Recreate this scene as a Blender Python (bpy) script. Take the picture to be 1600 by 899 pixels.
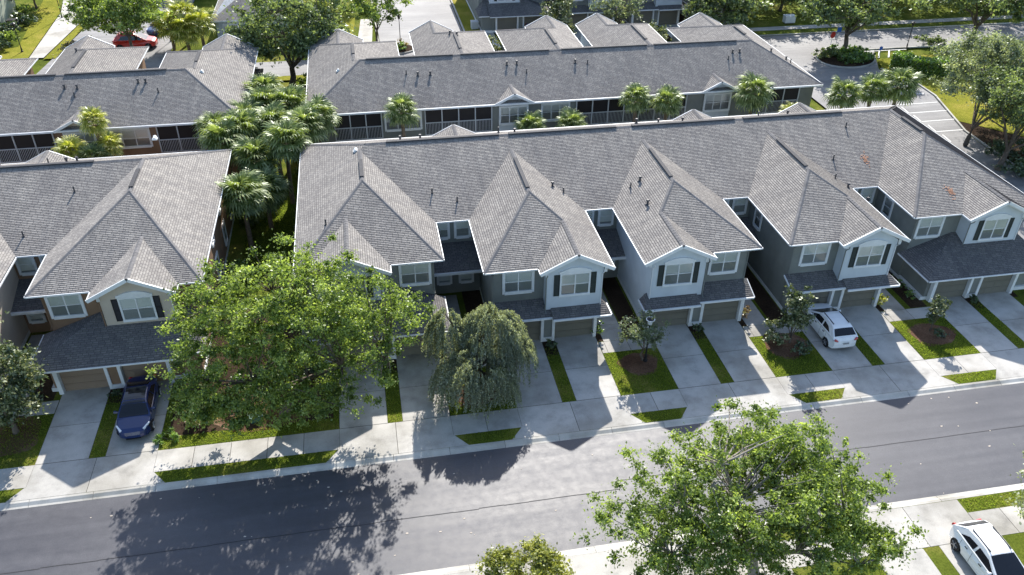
import bpy, bmesh, math, random
import numpy as np
from mathutils import Vector, Matrix

# ------------------------------------------------------------------ scene, camera, light
S = bpy.context.scene
COL = S.collection
for o in list(bpy.data.objects): bpy.data.objects.remove(o)

PITCH, YAW, ROLL, CAMH, FPX = 0.60148, 0.188506, -0.0123905, 33.0, 1296.68
cy, sy, cp, sp = math.cos(YAW), math.sin(YAW), math.cos(PITCH), math.sin(PITCH)
fwd = Vector((sy*cp, cy*cp, -sp)); right = Vector((cy, -sy, 0)); down = fwd.cross(right)
cr, sr = math.cos(ROLL), math.sin(ROLL)
r2 = cr*right + sr*down; d2 = -sr*right + cr*down
cam = bpy.data.cameras.new('camera'); cam.sensor_width = 36; cam.lens = FPX/1600*36
cam.clip_start = 0.5; cam.clip_end = 2500
camo = bpy.data.objects.new('camera', cam); COL.objects.link(camo)
m = Matrix.Identity(4)
for i in range(3):
    m[i][0] = r2[i]; m[i][1] = -d2[i]; m[i][2] = -fwd[i]
m[2][3] = CAMH
camo.matrix_world = m
S.camera = camo

SUNV = Vector((.365, 1.41, 1.0)).normalized()
elev = math.asin(SUNV.z); azim = math.atan2(SUNV.x, SUNV.y)
W = bpy.data.worlds.new('World'); S.world = W; W.use_nodes = True
nt = W.node_tree; bg = nt.nodes['Background']
sky = nt.nodes.new('ShaderNodeTexSky'); sky.sky_type = 'NISHITA'; sky.sun_disc = False
sky.sun_elevation = elev; sky.sun_rotation = azim; sky.air_density = 1.0; sky.dust_density = 1.0
nt.links.new(sky.outputs[0], bg.inputs[0]); bg.inputs[1].default_value = 0.145
sun = bpy.data.lights.new('sun', 'SUN'); sun.energy = 5.0; sun.angle = math.radians(.5); sun.color = (1, .955, .89)
suno = bpy.data.objects.new('sun', sun); COL.objects.link(suno)
suno.rotation_euler = SUNV.to_track_quat('Z', 'Y').to_euler(); suno.location = (0, 60, 80)
S.view_settings.view_transform = 'Standard'; S.view_settings.look = 'None'
S.view_settings.gamma = 1; S.view_settings.exposure = 0.98
S.render.resolution_x = 1024; S.render.resolution_y = 575

# ------------------------------------------------------------------ materials
def lin(h):
    h = h.lstrip('#'); v = [int(h[i:i+2], 16)/255 for i in (0, 2, 4)]
    return tuple(((c+.055)/1.055)**2.4 if c > .04045 else c/12.92 for c in v)
def newmat(name):
    mt = bpy.data.materials.new(name); mt.use_nodes = True
    t = mt.node_tree; b = t.nodes['Principled BSDF']
    return mt, t, b
def ramp(t, fac, stops):
    r = t.nodes.new('ShaderNodeValToRGB'); e = r.color_ramp.elements
    while len(e) < len(stops): e.new(.5)
    for i, (p, c) in enumerate(stops):
        e[i].position = p; e[i].color = (*c, 1)
    t.links.new(fac, r.inputs[0]); return r
def noise(t, scale, detail=4, vec=None, rough=.55, dims='3D'):
    n = t.nodes.new('ShaderNodeTexNoise'); n.inputs['Scale'].default_value = scale
    n.inputs['Detail'].default_value = detail; n.inputs['Roughness'].default_value = rough
    if vec is not None: t.links.new(vec, n.inputs['Vector'])
    return n
def coord(t, kind='Object'):
    return t.nodes.new('ShaderNodeTexCoord').outputs[kind]
def geo(t): return t.nodes.new('ShaderNodeNewGeometry').outputs['Position']
def bump(t, b, h, s=.3, d=.02):
    n = t.nodes.new('ShaderNodeBump'); n.inputs['Strength'].default_value = s; n.inputs['Distance'].default_value = d
    t.links.new(h, n.inputs['Height']); t.links.new(n.outputs[0], b.inputs['Normal'])
def mixc(t, fac, a, b, mode='MIX'):
    n = t.nodes.new('ShaderNodeMix'); n.data_type = 'RGBA'; n.blend_type = mode
    for sock, v in ((n.inputs['Factor'], fac), (n.inputs['A'], a), (n.inputs['B'], b)):
        if isinstance(v, (int, float)): sock.default_value = v
        elif isinstance(v, tuple): sock.default_value = (*v, 1)
        else: t.links.new(v, sock)
    return n.outputs['Result']

def mat_plain(name, c, rough=.7, spec=.3, var=.12, scale=1.2, fine=18, metal=0, bmp=0):
    mt, t, b = newmat(name); p = geo(t)
    n1 = noise(t, scale, 5, p); n2 = noise(t, fine, 3, p)
    c1 = tuple(x*(1-var) for x in c); c2 = tuple(min(1, x*(1+var)) for x in c)
    r = ramp(t, n1.outputs[0], [(.3, c1), (.7, c2)])
    o = mixc(t, .5*var, r.outputs[0], n2.outputs[0], 'OVERLAY')
    t.links.new(o, b.inputs['Base Color'])
    b.inputs['Roughness'].default_value = rough; b.inputs['Specular IOR Level'].default_value = spec
    b.inputs['Metallic'].default_value = metal
    if bmp: bump(t, b, n2.outputs[0], bmp, .01)
    return mt

def mat_shingle(name, ca, cb, cm):
    mt, t, b = newmat(name); uv = coord(t, 'UV')
    br = t.nodes.new('ShaderNodeTexBrick'); t.links.new(uv, br.inputs['Vector'])
    br.inputs['Color1'].default_value = (*ca, 1); br.inputs['Color2'].default_value = (*cb, 1); br.inputs['Mortar'].default_value = (*cm, 1)  # dark mortar: gaps between tabs plus painted shadow lines under the butts
    br.inputs['Scale'].default_value = 1; br.inputs['Brick Width'].default_value = .33; br.inputs['Row Height'].default_value = .15
    br.inputs['Mortar Size'].default_value = .016; br.inputs['Mortar Smooth'].default_value = .25; br.inputs['Bias'].default_value = -.1
    br.offset = .43; br.squash = 1.15; br.squash_frequency = 3
    n1 = noise(t, .45, 6, geo(t), .65); n2 = noise(t, 60, 2, geo(t))
    st = noise(t, 1, 4, None); mp = t.nodes.new('ShaderNodeMapping'); mp.inputs['Scale'].default_value = (2.2, .22, 1)
    t.links.new(uv, mp.inputs[0]); t.links.new(mp.outputs[0], st.inputs['Vector'])
    k = ramp(t, n1.outputs[0], [(.3, (.88, .87, .87)), (.7, (1.06, 1.05, 1.04))])
    o = mixc(t, 1.0, br.outputs['Color'], k.outputs[0], 'MULTIPLY')
    k2 = ramp(t, st.outputs[0], [(.35, (.86, .86, .87)), (.65, (1.06, 1.05, 1.03))])
    o = mixc(t, 1.0, o, k2.outputs[0], 'MULTIPLY')
    k3 = ramp(t, n2.outputs[0], [(.3, (.84, .84, .84)), (.7, (1.16, 1.16, 1.16))])
    o = mixc(t, 1.0, o, k3.outputs[0], 'MULTIPLY')
    t.links.new(o, b.inputs['Base Color']); b.inputs['Roughness'].default_value = 1; b.inputs['Specular IOR Level'].default_value = .02
    # stepped butt edges: height rises towards the lower edge of every course
    sx = t.nodes.new('ShaderNodeSeparateXYZ'); t.links.new(uv, sx.inputs[0])
    dv = t.nodes.new('ShaderNodeMath'); dv.operation = 'DIVIDE'; dv.inputs[1].default_value = .15; t.links.new(sx.outputs[1], dv.inputs[0])
    fr = t.nodes.new('ShaderNodeMath'); fr.operation = 'FRACT'; t.links.new(dv.outputs[0], fr.inputs[0])
    sb = t.nodes.new('ShaderNodeMath'); sb.operation = 'SUBTRACT'; sb.inputs[0].default_value = 1; t.links.new(fr.outputs[0], sb.inputs[1])
    ml = t.nodes.new('ShaderNodeMath'); ml.operation = 'MULTIPLY'; t.links.new(sb.outputs[0], ml.inputs[0])
    iv = t.nodes.new('ShaderNodeMath'); iv.operation = 'SUBTRACT'; iv.inputs[0].default_value = 1; t.links.new(br.outputs['Fac'], iv.inputs[1])
    t.links.new(iv.outputs[0], ml.inputs[1])
    bump(t, b, iv.outputs[0], .5, .004)
    return mt

def mat_grass(name, cs):
    mt, t, b = newmat(name); p = geo(t)
    n1 = noise(t, .35, 6, p, .6); n2 = noise(t, 9, 4, p, .7); n3 = noise(t, 45, 2, p)
    r = ramp(t, n1.outputs[0], [(.3, cs[0]), (.52, cs[1]), (.72, cs[2])])
    o = mixc(t, 1.0, r.outputs[0], ramp(t, n2.outputs[0], [(.3, (.6, .62, .55)), (.7, (1.35, 1.3, 1.2))]).outputs[0], 'MULTIPLY')
    o = mixc(t, 1.0, o, ramp(t, n3.outputs[0], [(.3, (.75, .75, .75)), (.7, (1.25, 1.25, 1.2))]).outputs[0], 'MULTIPLY')
    t.links.new(o, b.inputs['Base Color']); b.inputs['Roughness'].default_value = .95; b.inputs['Specular IOR Level'].default_value = .02
    bump(t, b, n3.outputs[0], .8, .05)
    return mt

def mat_asphalt(name, base, patch, ro=.56, sp=.42):
    mt, t, b = newmat(name); p = geo(t)
    mp = t.nodes.new('ShaderNodeMapping'); mp.inputs['Scale'].default_value = (.22, .5, 1); t.links.new(p, mp.inputs[0])
    n1 = noise(t, .55, 7, mp.outputs[0], .6); n2 = noise(t, 40, 3, p, .7); n3 = noise(t, 2.4, 5, p, .65)
    r = ramp(t, n1.outputs[0], [(.32, base), (.5, tuple((x+y)/2 for x, y in zip(base, patch))), (.64, patch)])
    o = mixc(t, 1.0, r.outputs[0], ramp(t, n2.outputs[0], [(.3, (.72, .72, .72)), (.7, (1.28, 1.28, 1.28))]).outputs[0], 'MULTIPLY')
    o = mixc(t, 1.0, o, ramp(t, n3.outputs[0], [(.3, (.88, .88, .88)), (.7, (1.1, 1.1, 1.1))]).outputs[0], 'MULTIPLY')
    m2 = t.nodes.new('ShaderNodeMapping'); m2.inputs['Scale'].default_value = (.05, 1.1, 1); t.links.new(p, m2.inputs[0])
    n4 = noise(t, 1.3, 4, m2.outputs[0], .6)
    o = mixc(t, 1.0, o, ramp(t, n4.outputs[0], [(.35, (.84, .84, .85)), (.65, (1.14, 1.14, 1.13))]).outputs[0], 'MULTIPLY')
    mr = t.nodes.new('ShaderNodeMapRange'); mr.inputs['From Min'].default_value = .3; mr.inputs['From Max'].default_value = .7
    mr.inputs['To Min'].default_value = ro-.09; mr.inputs['To Max'].default_value = ro+.1
    av = t.nodes.new('ShaderNodeMath'); av.operation = 'ADD'; t.links.new(n3.outputs[0], av.inputs[0]); t.links.new(n4.outputs[0], av.inputs[1])
    hv = t.nodes.new('ShaderNodeMath'); hv.operation = 'MULTIPLY'; hv.inputs[1].default_value = .5; t.links.new(av.outputs[0], hv.inputs[0])
    t.links.new(hv.outputs[0], mr.inputs['Value'])
    t.links.new(o, b.inputs['Base Color']); t.links.new(mr.outputs[0], b.inputs['Roughness']); b.inputs['Specular IOR Level'].default_value = sp
    bump(t, b, n2.outputs[0], .25, .006)
    return mt

def mat_concrete(name, c):
    mt, t, b = newmat(name); p = geo(t)
    n1 = noise(t, .9, 6, p, .65); n2 = noise(t, 30, 3, p, .7); n3 = noise(t, .3, 3, p)
    oi = t.nodes.new('ShaderNodeObjectInfo')
    r = ramp(t, n1.outputs[0], [(.28, tuple(x*.72 for x in c)), (.5, c), (.75, tuple(min(1, x*1.12) for x in c))])
    o = mixc(t, 1.0, r.outputs[0], ramp(t, n2.outputs[0], [(.3, (.88, .88, .88)), (.7, (1.1, 1.1, 1.1))]).outputs[0], 'MULTIPLY')
    o = mixc(t, 1.0, o, ramp(t, n3.outputs[0], [(.36, (.74, .73, .70)), (.55, (1.04, 1.04, 1.04))]).outputs[0], 'MULTIPLY')
    o = mixc(t, 1.0, o, ramp(t, oi.outputs['Random'], [(0, (.9, .9, .9)), (1, (1.06, 1.05, 1.04))]).outputs[0], 'MULTIPLY')
    t.links.new(o, b.inputs['Base Color']); b.inputs['Roughness'].default_value = .88; b.inputs['Specular IOR Level'].default_value = .25
    bump(t, b, n2.outputs[0], .3, .006)
    return mt

def mat_leaf(name, dark, mid, light, trans=.42, gloss=.1):
    mt = bpy.data.materials.new(name); mt.use_nodes = True; t = mt.node_tree; t.nodes.clear()
    out = t.nodes.new('ShaderNodeOutputMaterial')
    at = t.nodes.new('ShaderNodeAttribute'); at.attribute_name = 'tint'
    r = ramp(t, at.outputs['Fac'], [(.05, dark), (.5, mid), (.95, light)])
    d = t.nodes.new('ShaderNodeBsdfDiffuse'); tr = t.nodes.new('ShaderNodeBsdfTranslucent'); g = t.nodes.new('ShaderNodeBsdfGlossy')
    g.inputs['Roughness'].default_value = .42; g.inputs['Color'].default_value = (.9, .95, .9, 1)
    t.links.new(r.outputs[0], d.inputs[0])
    tc = mixc(t, 1.0, r.outputs[0], (1.42, 1.45, .7), 'MULTIPLY'); t.links.new(tc, tr.inputs[0])
    m1 = t.nodes.new('ShaderNodeMixShader'); m1.inputs[0].default_value = trans
    t.links.new(d.outputs[0], m1.inputs[1]); t.links.new(tr.outputs[0], m1.inputs[2])
    m2 = t.nodes.new('ShaderNodeMixShader'); m2.inputs[0].default_value = gloss
    t.links.new(m1.outputs[0], m2.inputs[1]); t.links.new(g.outputs[0], m2.inputs[2]); t.links.new(m2.outputs[0], out.inputs[0])
    return mt

def mat_glass(name):
    mt = bpy.data.materials.new(name); mt.use_nodes = True; t = mt.node_tree; t.nodes.clear()
    out = t.nodes.new('ShaderNodeOutputMaterial'); a = t.nodes.new('ShaderNodeBsdfTransparent'); a.inputs[0].default_value = (.93, .96, .96, 1)
    g = t.nodes.new('ShaderNodeBsdfGlossy'); g.inputs['Roughness'].default_value = .03
    f = t.nodes.new('ShaderNodeFresnel'); f.inputs[0].default_value = 1.7
    m1 = t.nodes.new('ShaderNodeMixShader'); t.links.new(f.outputs[0], m1.inputs[0])
    t.links.new(a.outputs[0], m1.inputs[1]); t.links.new(g.outputs[0], m1.inputs[2]); t.links.new(m1.outputs[0], out.inputs[0])
    return mt

def mat_curtain(name, c):
    mt, t, b = newmat(name); uv = coord(t, 'Object')
    w = t.nodes.new('ShaderNodeTexWave'); w.inputs['Scale'].default_value = 5.5; w.inputs['Distortion'].default_value = 1.2; t.links.new(uv, w.inputs['Vector'])
    r = ramp(t, w.outputs[0], [(0, tuple(x*.7 for x in c)), (1, c)])
    t.links.new(r.outputs[0], b.inputs['Base Color']); b.inputs['Roughness'].default_value = .9
    return mt
def mat_paint(name, c, coat=.6, metal=0, rough=.35):
    mt, t, b = newmat(name); n = noise(t, 3, 3, geo(t))
    r = ramp(t, n.outputs[0], [(.3, tuple(x*.95 for x in c)), (.7, c)])
    t.links.new(r.outputs[0], b.inputs['Base Color']); b.inputs['Roughness'].default_value = rough
    b.inputs['Coat Weight'].default_value = coat; b.inputs['Coat Roughness'].default_value = .06; b.inputs['Metallic'].default_value = metal
    return mt

M = {}
M['shingle'] = mat_shingle('roof shingles', (.255, .243, .23), (.35, .334, .31), (.095, .09, .087))
M['shingle_shaded'] = mat_shingle('shaded pent roof shingles', (.14, .136, .136), (.20, .192, .186), (.07, .068, .07))  # darker copy of the roof shingles, eave shade painted into the colour
M['ridge'] = mat_plain('ridge cap', (.16, .155, .155), .95, .1, .2, 3, 30)
M['ridge_vent'] = mat_plain('ridge vent', (.05, .05, .055), .8, .2, .2, 3)
M['white'] = mat_plain('white trim', (.7, .715, .72), .5, .3, .07, 2.0)
M['grey'] = mat_plain('slate stucco', (.20, .21, .195), .9, .15, .12, .9, 25, 0, .3)
M['pale'] = mat_plain('pale stucco', (.53, .575, .61), .9, .15, .08, .8, 25, 0, .3)
M['brown'] = mat_plain('brown stucco', (.24, .155, .10), .9, .15, .12, .9, 25, 0, .3)
M['beige'] = mat_plain('beige stucco', (.52, .45, .37), .9, .15, .08, .8, 25, 0, .3)
M['cream'] = mat_plain('cream stucco', (.42, .44, .34), .9, .15, .08, .8, 25, 0, .3)
M['door_grey'] = mat_plain('taupe garage door', (.17, .16, .13), .6, .3, .06, 1)
M['door_brown'] = mat_plain('tan garage door', (.26, .19, .135), .6, .3, .06, 1)
M['shutter'] = mat_plain('dark green shutter', (.028, .036, .033), .6, .3, .1, 2)
M['shutter_b'] = mat_plain('black shutter', (.018, .017, .022), .6, .3, .1, 2)
M['glass'] = mat_glass('window glass')
M['room'] = mat_plain('dim interior', (.03, .032, .035), .9, .05, .2, 1)
M['curtain'] = mat_curtain('lace curtain', (.85, .87, .86))
M['blind'] = mat_curtain('lowered blind', (.4, .42, .43))
M['screen'] = mat_plain('porch screen', (.022, .02, .022), .55, .25, .2, .6)
M['alu'] = mat_plain('grey aluminium', (.5, .52, .54), .45, .4, .06, 2)
M['pvc'] = mat_plain('vent pipe', (.06, .06, .065), .6, .3, .1, 2)
M['concrete'] = mat_concrete('concrete slab', (.42, .405, .375))
M['kerbc'] = mat_concrete('kerb concrete', (.45, .435, .40))
M['joint'] = mat_plain('joint dirt', (.06, .055, .045), .95, .05, .3, 4)
M['asphalt'] = mat_asphalt('street asphalt', (.042, .043, .053), (.066, .066, .075), .54, .55)
M['asphalt2'] = mat_asphalt('pale asphalt', (.15, .147, .15), (.25, .245, .24), .75, .3)
M['tar'] = mat_plain('tar line', (.03, .03, .033), .7, .3, .2, 5)
M['line'] = mat_plain('white road paint', (.7, .7, .68), .7, .2, .15, 6)
M['grass'] = mat_grass('lawn', ((.065, .09, .016), (.11, .14, .024), (.23, .21, .06)))
M['grass_y'] = mat_grass('yellowish lawn', ((.15, .165, .025), (.22, .22, .035), (.32, .27, .07)))
M['mulch'] = mat_grass('mulch', ((.075, .042, .03), (.15, .09, .065), (.28, .2, .16)))
M['mulch_and_shade'] = mat_grass('dark mulch and shade', ((.03, .02, .016), (.05, .035, .027), (.085, .06, .045)))  # mulch of the beds, also the painted shade beside the parking lot
M['bark'] = mat_plain('grey bark', (.13, .105, .085), .95, .1, .35, 4, 12, 0, .6)
M['palebark'] = mat_plain('pale bark', (.26, .23, .2), .95, .1, .35, 4, 12, 0, .6)
M['palmbark'] = mat_plain('palm bark', (.2, .15, .11), .95, .1, .35, 6, 14, 0, .6)
M['oak'] = mat_leaf('bright oak leaves', (.09, .135, .035), (.19, .26, .065), (.36, .44, .13), .5, .03)
M['oakd'] = mat_leaf('deep oak leaves', (.07, .10, .045), (.145, .19, .08), (.27, .33, .15), .45, .04)
M['oakl'] = mat_leaf('light elm leaves', (.09, .13, .03), (.19, .26, .06), (.34, .42, .12), .42, .04)
M['sage'] = mat_leaf('grey green leaves', (.09, .115, .065), (.19, .225, .135), (.38, .42, .28), .42, .05)
M['weep'] = mat_leaf('silvery weeping leaves', (.12, .14, .095), (.22, .245, .175), (.42, .45, .35), .4, .05)
M['magnolia'] = mat_leaf('magnolia leaves', (.035, .055, .02), (.10, .13, .045), (.33, .34, .19), .2, .06)
M['hedge'] = mat_leaf('hedge leaves', (.05, .11, .012), (.12, .22, .02), (.25, .37, .04))
M['shrubd'] = mat_leaf('dark shrub leaves', (.02, .04, .015), (.045, .08, .025), (.1, .15, .05), .2)
M['yellowleaf'] = mat_leaf('yellow green leaves', (.2, .22, .03), (.42, .42, .05), (.65, .62, .12))
M['olive'] = mat_leaf('olive leaves', (.12, .14, .03), (.24, .26, .06), (.44, .44, .15), .4, .04)
M['redleaf'] = mat_leaf('bronze shrub leaves', (.14, .09, .05), (.28, .18, .09), (.4, .36, .16))
M['frond'] = mat_leaf('palm fronds', (.065, .10, .03), (.16, .21, .07), (.36, .41, .19), .45, .04)
M['frondy'] = mat_leaf('yellow palm fronds', (.12, .15, .02), (.3, .33, .05), (.6, .56, .18), .4, .05)
M['blade'] = mat_leaf('grass blades', (.08, .12, .022), (.16, .22, .036), (.32, .37, .07), .65, .01)
M['black'] = mat_plain('black metal', (.015, .015, .018), .45, .4, .1, 2)
M['tyre'] = mat_plain('tyre rubber', (.02, .02, .021), .8, .2, .1, 8)
M['rim'] = mat_plain('alloy rim', (.45, .46, .48), .35, .5, .05, 5, 18, .7)
M['carwhite'] = mat_paint('white car paint', (.78, .79, .8))
M['carblue'] = mat_paint('deep blue car paint', (.006, .02, .095), .5, 0, .3)
M['carred'] = mat_paint('red car paint', (.55, .03, .015))
M['carsilver'] = mat_paint('silver car paint', (.55, .57, .6), .7, .4)
M['carglass'] = mat_paint('tinted car glass', (.008, .009, .012), .15, 0, .12)
M['redlamp'] = mat_paint('red tail lamp', (.45, .01, .015))
M['clearlamp'] = mat_paint('clear head lamp', (.75, .78, .82))
M['green_box'] = mat_plain('green utility box', (.06, .13, .1), .5, .3, .1, 3)
M['bluebin'] = mat_plain('blue bin', (.02, .09, .35), .5, .3, .1, 3)
M['redsign'] = mat_plain('red sign', (.5, .02, .02), .5, .3, .05, 3)
M['bluesign'] = mat_plain('blue sign', (.02, .12, .5), .5, .3, .05, 3)
M['litter'] = mat_plain('orange leaf litter', (.36, .2, .13), .9, .1, .3, 8)
M['water'] = mat_paint('pale blue paint', (.25, .5, .75), .3)

# ------------------------------------------------------------------ mesh helpers
class MB:
    def __init__(s): s.v = []; s.f = []; s.uv = []; s.mi = []
    def poly(s, pts, uv=None, mi=0):
        k = len(s.v); s.v += [tuple(p) for p in pts]; s.f.append(tuple(range(k, k+len(pts))))
        s.uv.append(uv or [(p[0], p[1]) for p in pts]); s.mi.append(mi)
    def box(s, x0, x1, y0, y1, z0, z1, mi=0):
        if x0 > x1: x0, x1 = x1, x0
        if y0 > y1: y0, y1 = y1, y0
        P = [(x0,y0,z0),(x1,y0,z0),(x1,y1,z0),(x0,y1,z0),(x0,y0,z1),(x1,y0,z1),(x1,y1,z1),(x0,y1,z1)]
        for q in ((0,3,2,1),(4,5,6,7),(0,1,5,4),(1,2,6,5),(2,3,7,6),(3,0,4,7)): s.poly([P[i] for i in q], mi=mi)
    def prism(s, pts, z0, z1, mi=0):      # pts xy ccw
        a = sum(pts[i][0]*pts[(i+1)%len(pts)][1]-pts[(i+1)%len(pts)][0]*pts[i][1] for i in range(len(pts)))
        if a < 0: pts = pts[::-1]
        s.poly([(x, y, z1) for x, y in pts], mi=mi); s.poly([(x, y, z0) for x, y in pts[::-1]], mi=mi)
        n = len(pts)
        for i in range(n):
            a, b = pts[i], pts[(i+1) % n]
            s.poly([(a[0],a[1],z0),(b[0],b[1],z0),(b[0],b[1],z1),(a[0],a[1],z1)], mi=mi)
    def tube(s, pts, rads, n=7, mi=0, cap=True):
        pts = [Vector(p) for p in pts]; rings = []
        for i, p in enumerate(pts):
            d = (pts[min(i+1, len(pts)-1)]-pts[max(i-1, 0)]).normalized()
            a = d.cross(Vector((0, 0, 1)) if abs(d.z) < .9 else Vector((1, 0, 0))).normalized(); b = d.cross(a)
            rings.append([p+(a*math.cos(2*math.pi*k/n)+b*math.sin(2*math.pi*k/n))*rads[i] for k in range(n)])
        base = len(s.v)
        for r in rings: s.v += [tuple(q) for q in r]
        for i in range(len(pts)-1):
            for k in range(n):
                f = (base+i*n+k, base+i*n+(k+1)%n, base+(i+1)*n+(k+1)%n, base+(i+1)*n+k)
                s.f.append(f[::-1]); s.uv.append([(0,0)]*4); s.mi.append(mi)
        if cap:
            for i in (0, len(pts)-1):
                s.f.append(tuple(base+i*n+k for k in range(n))); s.uv.append([(0,0)]*n); s.mi.append(mi)
    def beam(s, a, b, w, h, mi=0):        # rectangular bar from a to b (w sideways, h upwards)
        a, b = Vector(a), Vector(b); d = (b-a).normalized(); sd = d.cross(Vector((0, 0, 1)))
        sd = sd.normalized() if sd.length > 1e-4 else Vector((1, 0, 0)); up = sd.cross(d)
        P = [q+sd*x*w/2+up*z*h for q in (a, b) for x, z in ((-1, 0), (1, 0), (1, 1), (-1, 1))]
        for q in ((0,1,2,3),(7,6,5,4),(0,4,5,1),(1,5,6,2),(2,6,7,3),(3,7,4,0)): s.poly([P[i] for i in q], mi=mi)
    def mesh(s, name, mats, smooth=False):
        me = bpy.data.meshes.new(name); me.from_pydata(s.v, [], s.f)
        for mt in (mats if isinstance(mats, (list, tuple)) else [mats]): me.materials.append(mt)
        ul = me.uv_layers.new(name='UVMap')
        ul.data.foreach_set('uv', [c for f in s.uv for p in f for c in p])
        me.polygons.foreach_set('material_index', s.mi)
        if smooth: me.polygons.foreach_set('use_smooth', [True]*len(s.f))
        me.update(); return me
    def build(s, name, mats, parent=None, smooth=False, loc=None):
        return link(name, s.mesh(name, mats, smooth), parent, loc)
def link(name, me, parent=None, loc=None, rz=0):
    o = bpy.data.objects.new(name, me); COL.objects.link(o)
    if parent is not None: o.parent = parent
    if loc is not None: o.location = loc
    if rz: o.rotation_euler.z = rz
    return o
def thing(name, label, cat, loc=(0,0,0), rz=0, group=None):
    return tag(link(name, None, None, loc, rz), label, cat, group)
def tag(o, label, cat, group=None):
    o['label'] = label; o['category'] = cat
    if group: o['group'] = group
    return o
def struct(name, mb, mats, parent=None):
    o = mb.build(name, mats, parent)
    if parent is None: o['kind'] = 'structure'
    return o
CACHE = {}
def cached(key, fn):
    if key not in CACHE: CACHE[key] = fn()
    return CACHE[key]

# ------------------------------------------------------------------ GROUND, STREET, KERBS
g = MB(); g.poly([(-900,-500,-.16),(900,-500,-.16),(900,1500,-.16),(-900,1500,-.16)]); struct('ground', g, M['grass'])
g = MB(); g.poly([(-300,24.6,-.11),(300,24.6,-.11),(300,32.4,-.11),(-300,32.4,-.11)]); struct('street', g, M['asphalt'])
g = MB()
rnd = random.Random(3)
for (xa, xb, y) in ((-30, 11.2, 28.15), (11.2, 60, 28.75)):
    x = xa
    while x < xb:
        x2 = min(xb, x+1.3); a = y+rnd.uniform(-.03,.03); g.poly([(x,a-.02,-.104),(x2,a-.02,-.104),(x2,a+.025,-.104),(x,a+.025,-.104)]); x = x2
struct('road_seam', g, M['tar'])
g = MB(); g.box(-300, 52, 32.55, 66, -.15, 0); struct('lawn', g, M['grass'])
g = MB(); g.box(-300, 300, 10, 24.45, -.15, 0); struct('lawn', g, M['grass'])
def kerb(y0, y1, flip):
    s = -1 if flip else 1; x = -40.0
    root = link('kerb', None); root['kind'] = 'structure'
    b = MB(); a, c = y0, y1
    pr = [(a, -.105), (a+s*.12, -.09), (a+s*.30, 0.0), (c, .006), (c, -.14), (a, -.14)]
    L = 3.04; n = len(pr)
    for i in range(n):
        p, q = pr[i], pr[(i+1) % n]
        fc = [(0,p[0],p[1]),(L,p[0],p[1]),(L,q[0],q[1]),(0,q[0],q[1])]
        b.poly(fc if s < 0 else fc[::-1])
    for X in (0, L): b.poly([(X, p[0], p[1]) for p in pr])
    me = b.mesh('kerb_stone', M['kerbc'])
    while x < 62:
        link('kerb_stone', me, root, (x, 0, 0)); x += L+.02
kerb(32.12, 32.56, False); kerb(24.9, 24.44, True)

def slabs(name, polys, top=.012, mat='concrete'):
    root = link(name, None); root['kind'] = 'structure'
    for p in polys:
        b = MB(); b.prism(p, -.08, top); b.build('slab', M[mat], root)
    return root
def rect(x0, x1, y0, y1, g=.014): return [(x0+g,y0+g),(x1-g,y0+g),(x1-g,y1-g),(x0+g,y1-g)]
jb = MB()
STR = [-25.9, -15.9, .05, 10.2, 20.03, 30.0, 40.2]
for s in STR:
    P = []
    for (a, b) in ((s-3.12, s-.42), (s+.42, s+3.12)):
        P += [rect(a, b, 35.04, 37.9), rect(a, b, 37.9, 41.2)]
    slabs('driveway', P)
    g = .014
    slabs('driveway_apron', [[(s-3.85,32.575),(s-g,32.575),(s-g,35.02),(s-3.12,35.02),(s-3.12,33.5)],
                             [(s+g,32.575),(s+3.85,32.575),(s+3.12,33.5),(s+3.12,35.02),(s+g,35.02)]])
    for (a, b) in ((s-3.12, s-.42), (s+.42, s+3.12)):
        jb.poly([(a,35.0,.004),(b,35.0,.004),(b,41.2,.004),(a,41.2,.004)])
    jb.poly([(s-3.1,32.6,.004),(s+3.1,32.6,.004),(s+3.1,35.04,.004),(s-3.1,35.04,.004)])
edges = [(-60, -29.02), (-22.78, -19.02), (-12.78, -3.07), (3.17, 7.08), (13.32, 16.91), (23.15, 26.88), (33.12, 37.08), (43.32, 62)]
for a, b in edges:
    n = max(1, round((b-a)/1.85)); w = (b-a)/n
    slabs('sidewalk', [rect(a+i*w, a+(i+1)*w, 33.42, 35.03) for i in range(n)])
    jb.poly([(a,33.44,.004),(b,33.44,.004),(b,35.0,.004),(a,35.0,.004)])
# landings and passage walks
for (sl, sr_) in ((.05, 10.2), (10.2, 20.03), (20.03, 30.0), (30.0, 40.2), (-25.9, -15.9)):
    a = sl+3.14; b = sr_-3.14; wx0 = sl+3.5; wx1 = sl+5.0
    P = [rect(a, wx0, 39.05, 40.2), rect(wx0, wx1, 39.05, 40.2), rect(wx1, b, 39.05, 40.2)]
    y = 40.2
    while y < 47: P.append(rect(wx0, wx1, y, min(47, y+1.7))); y += 1.7
    slabs('walkway', P)
    jb.poly([(a,39.07,.004),(b,39.07,.004),(b,40.18,.004),(a,40.18,.004)])
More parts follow.
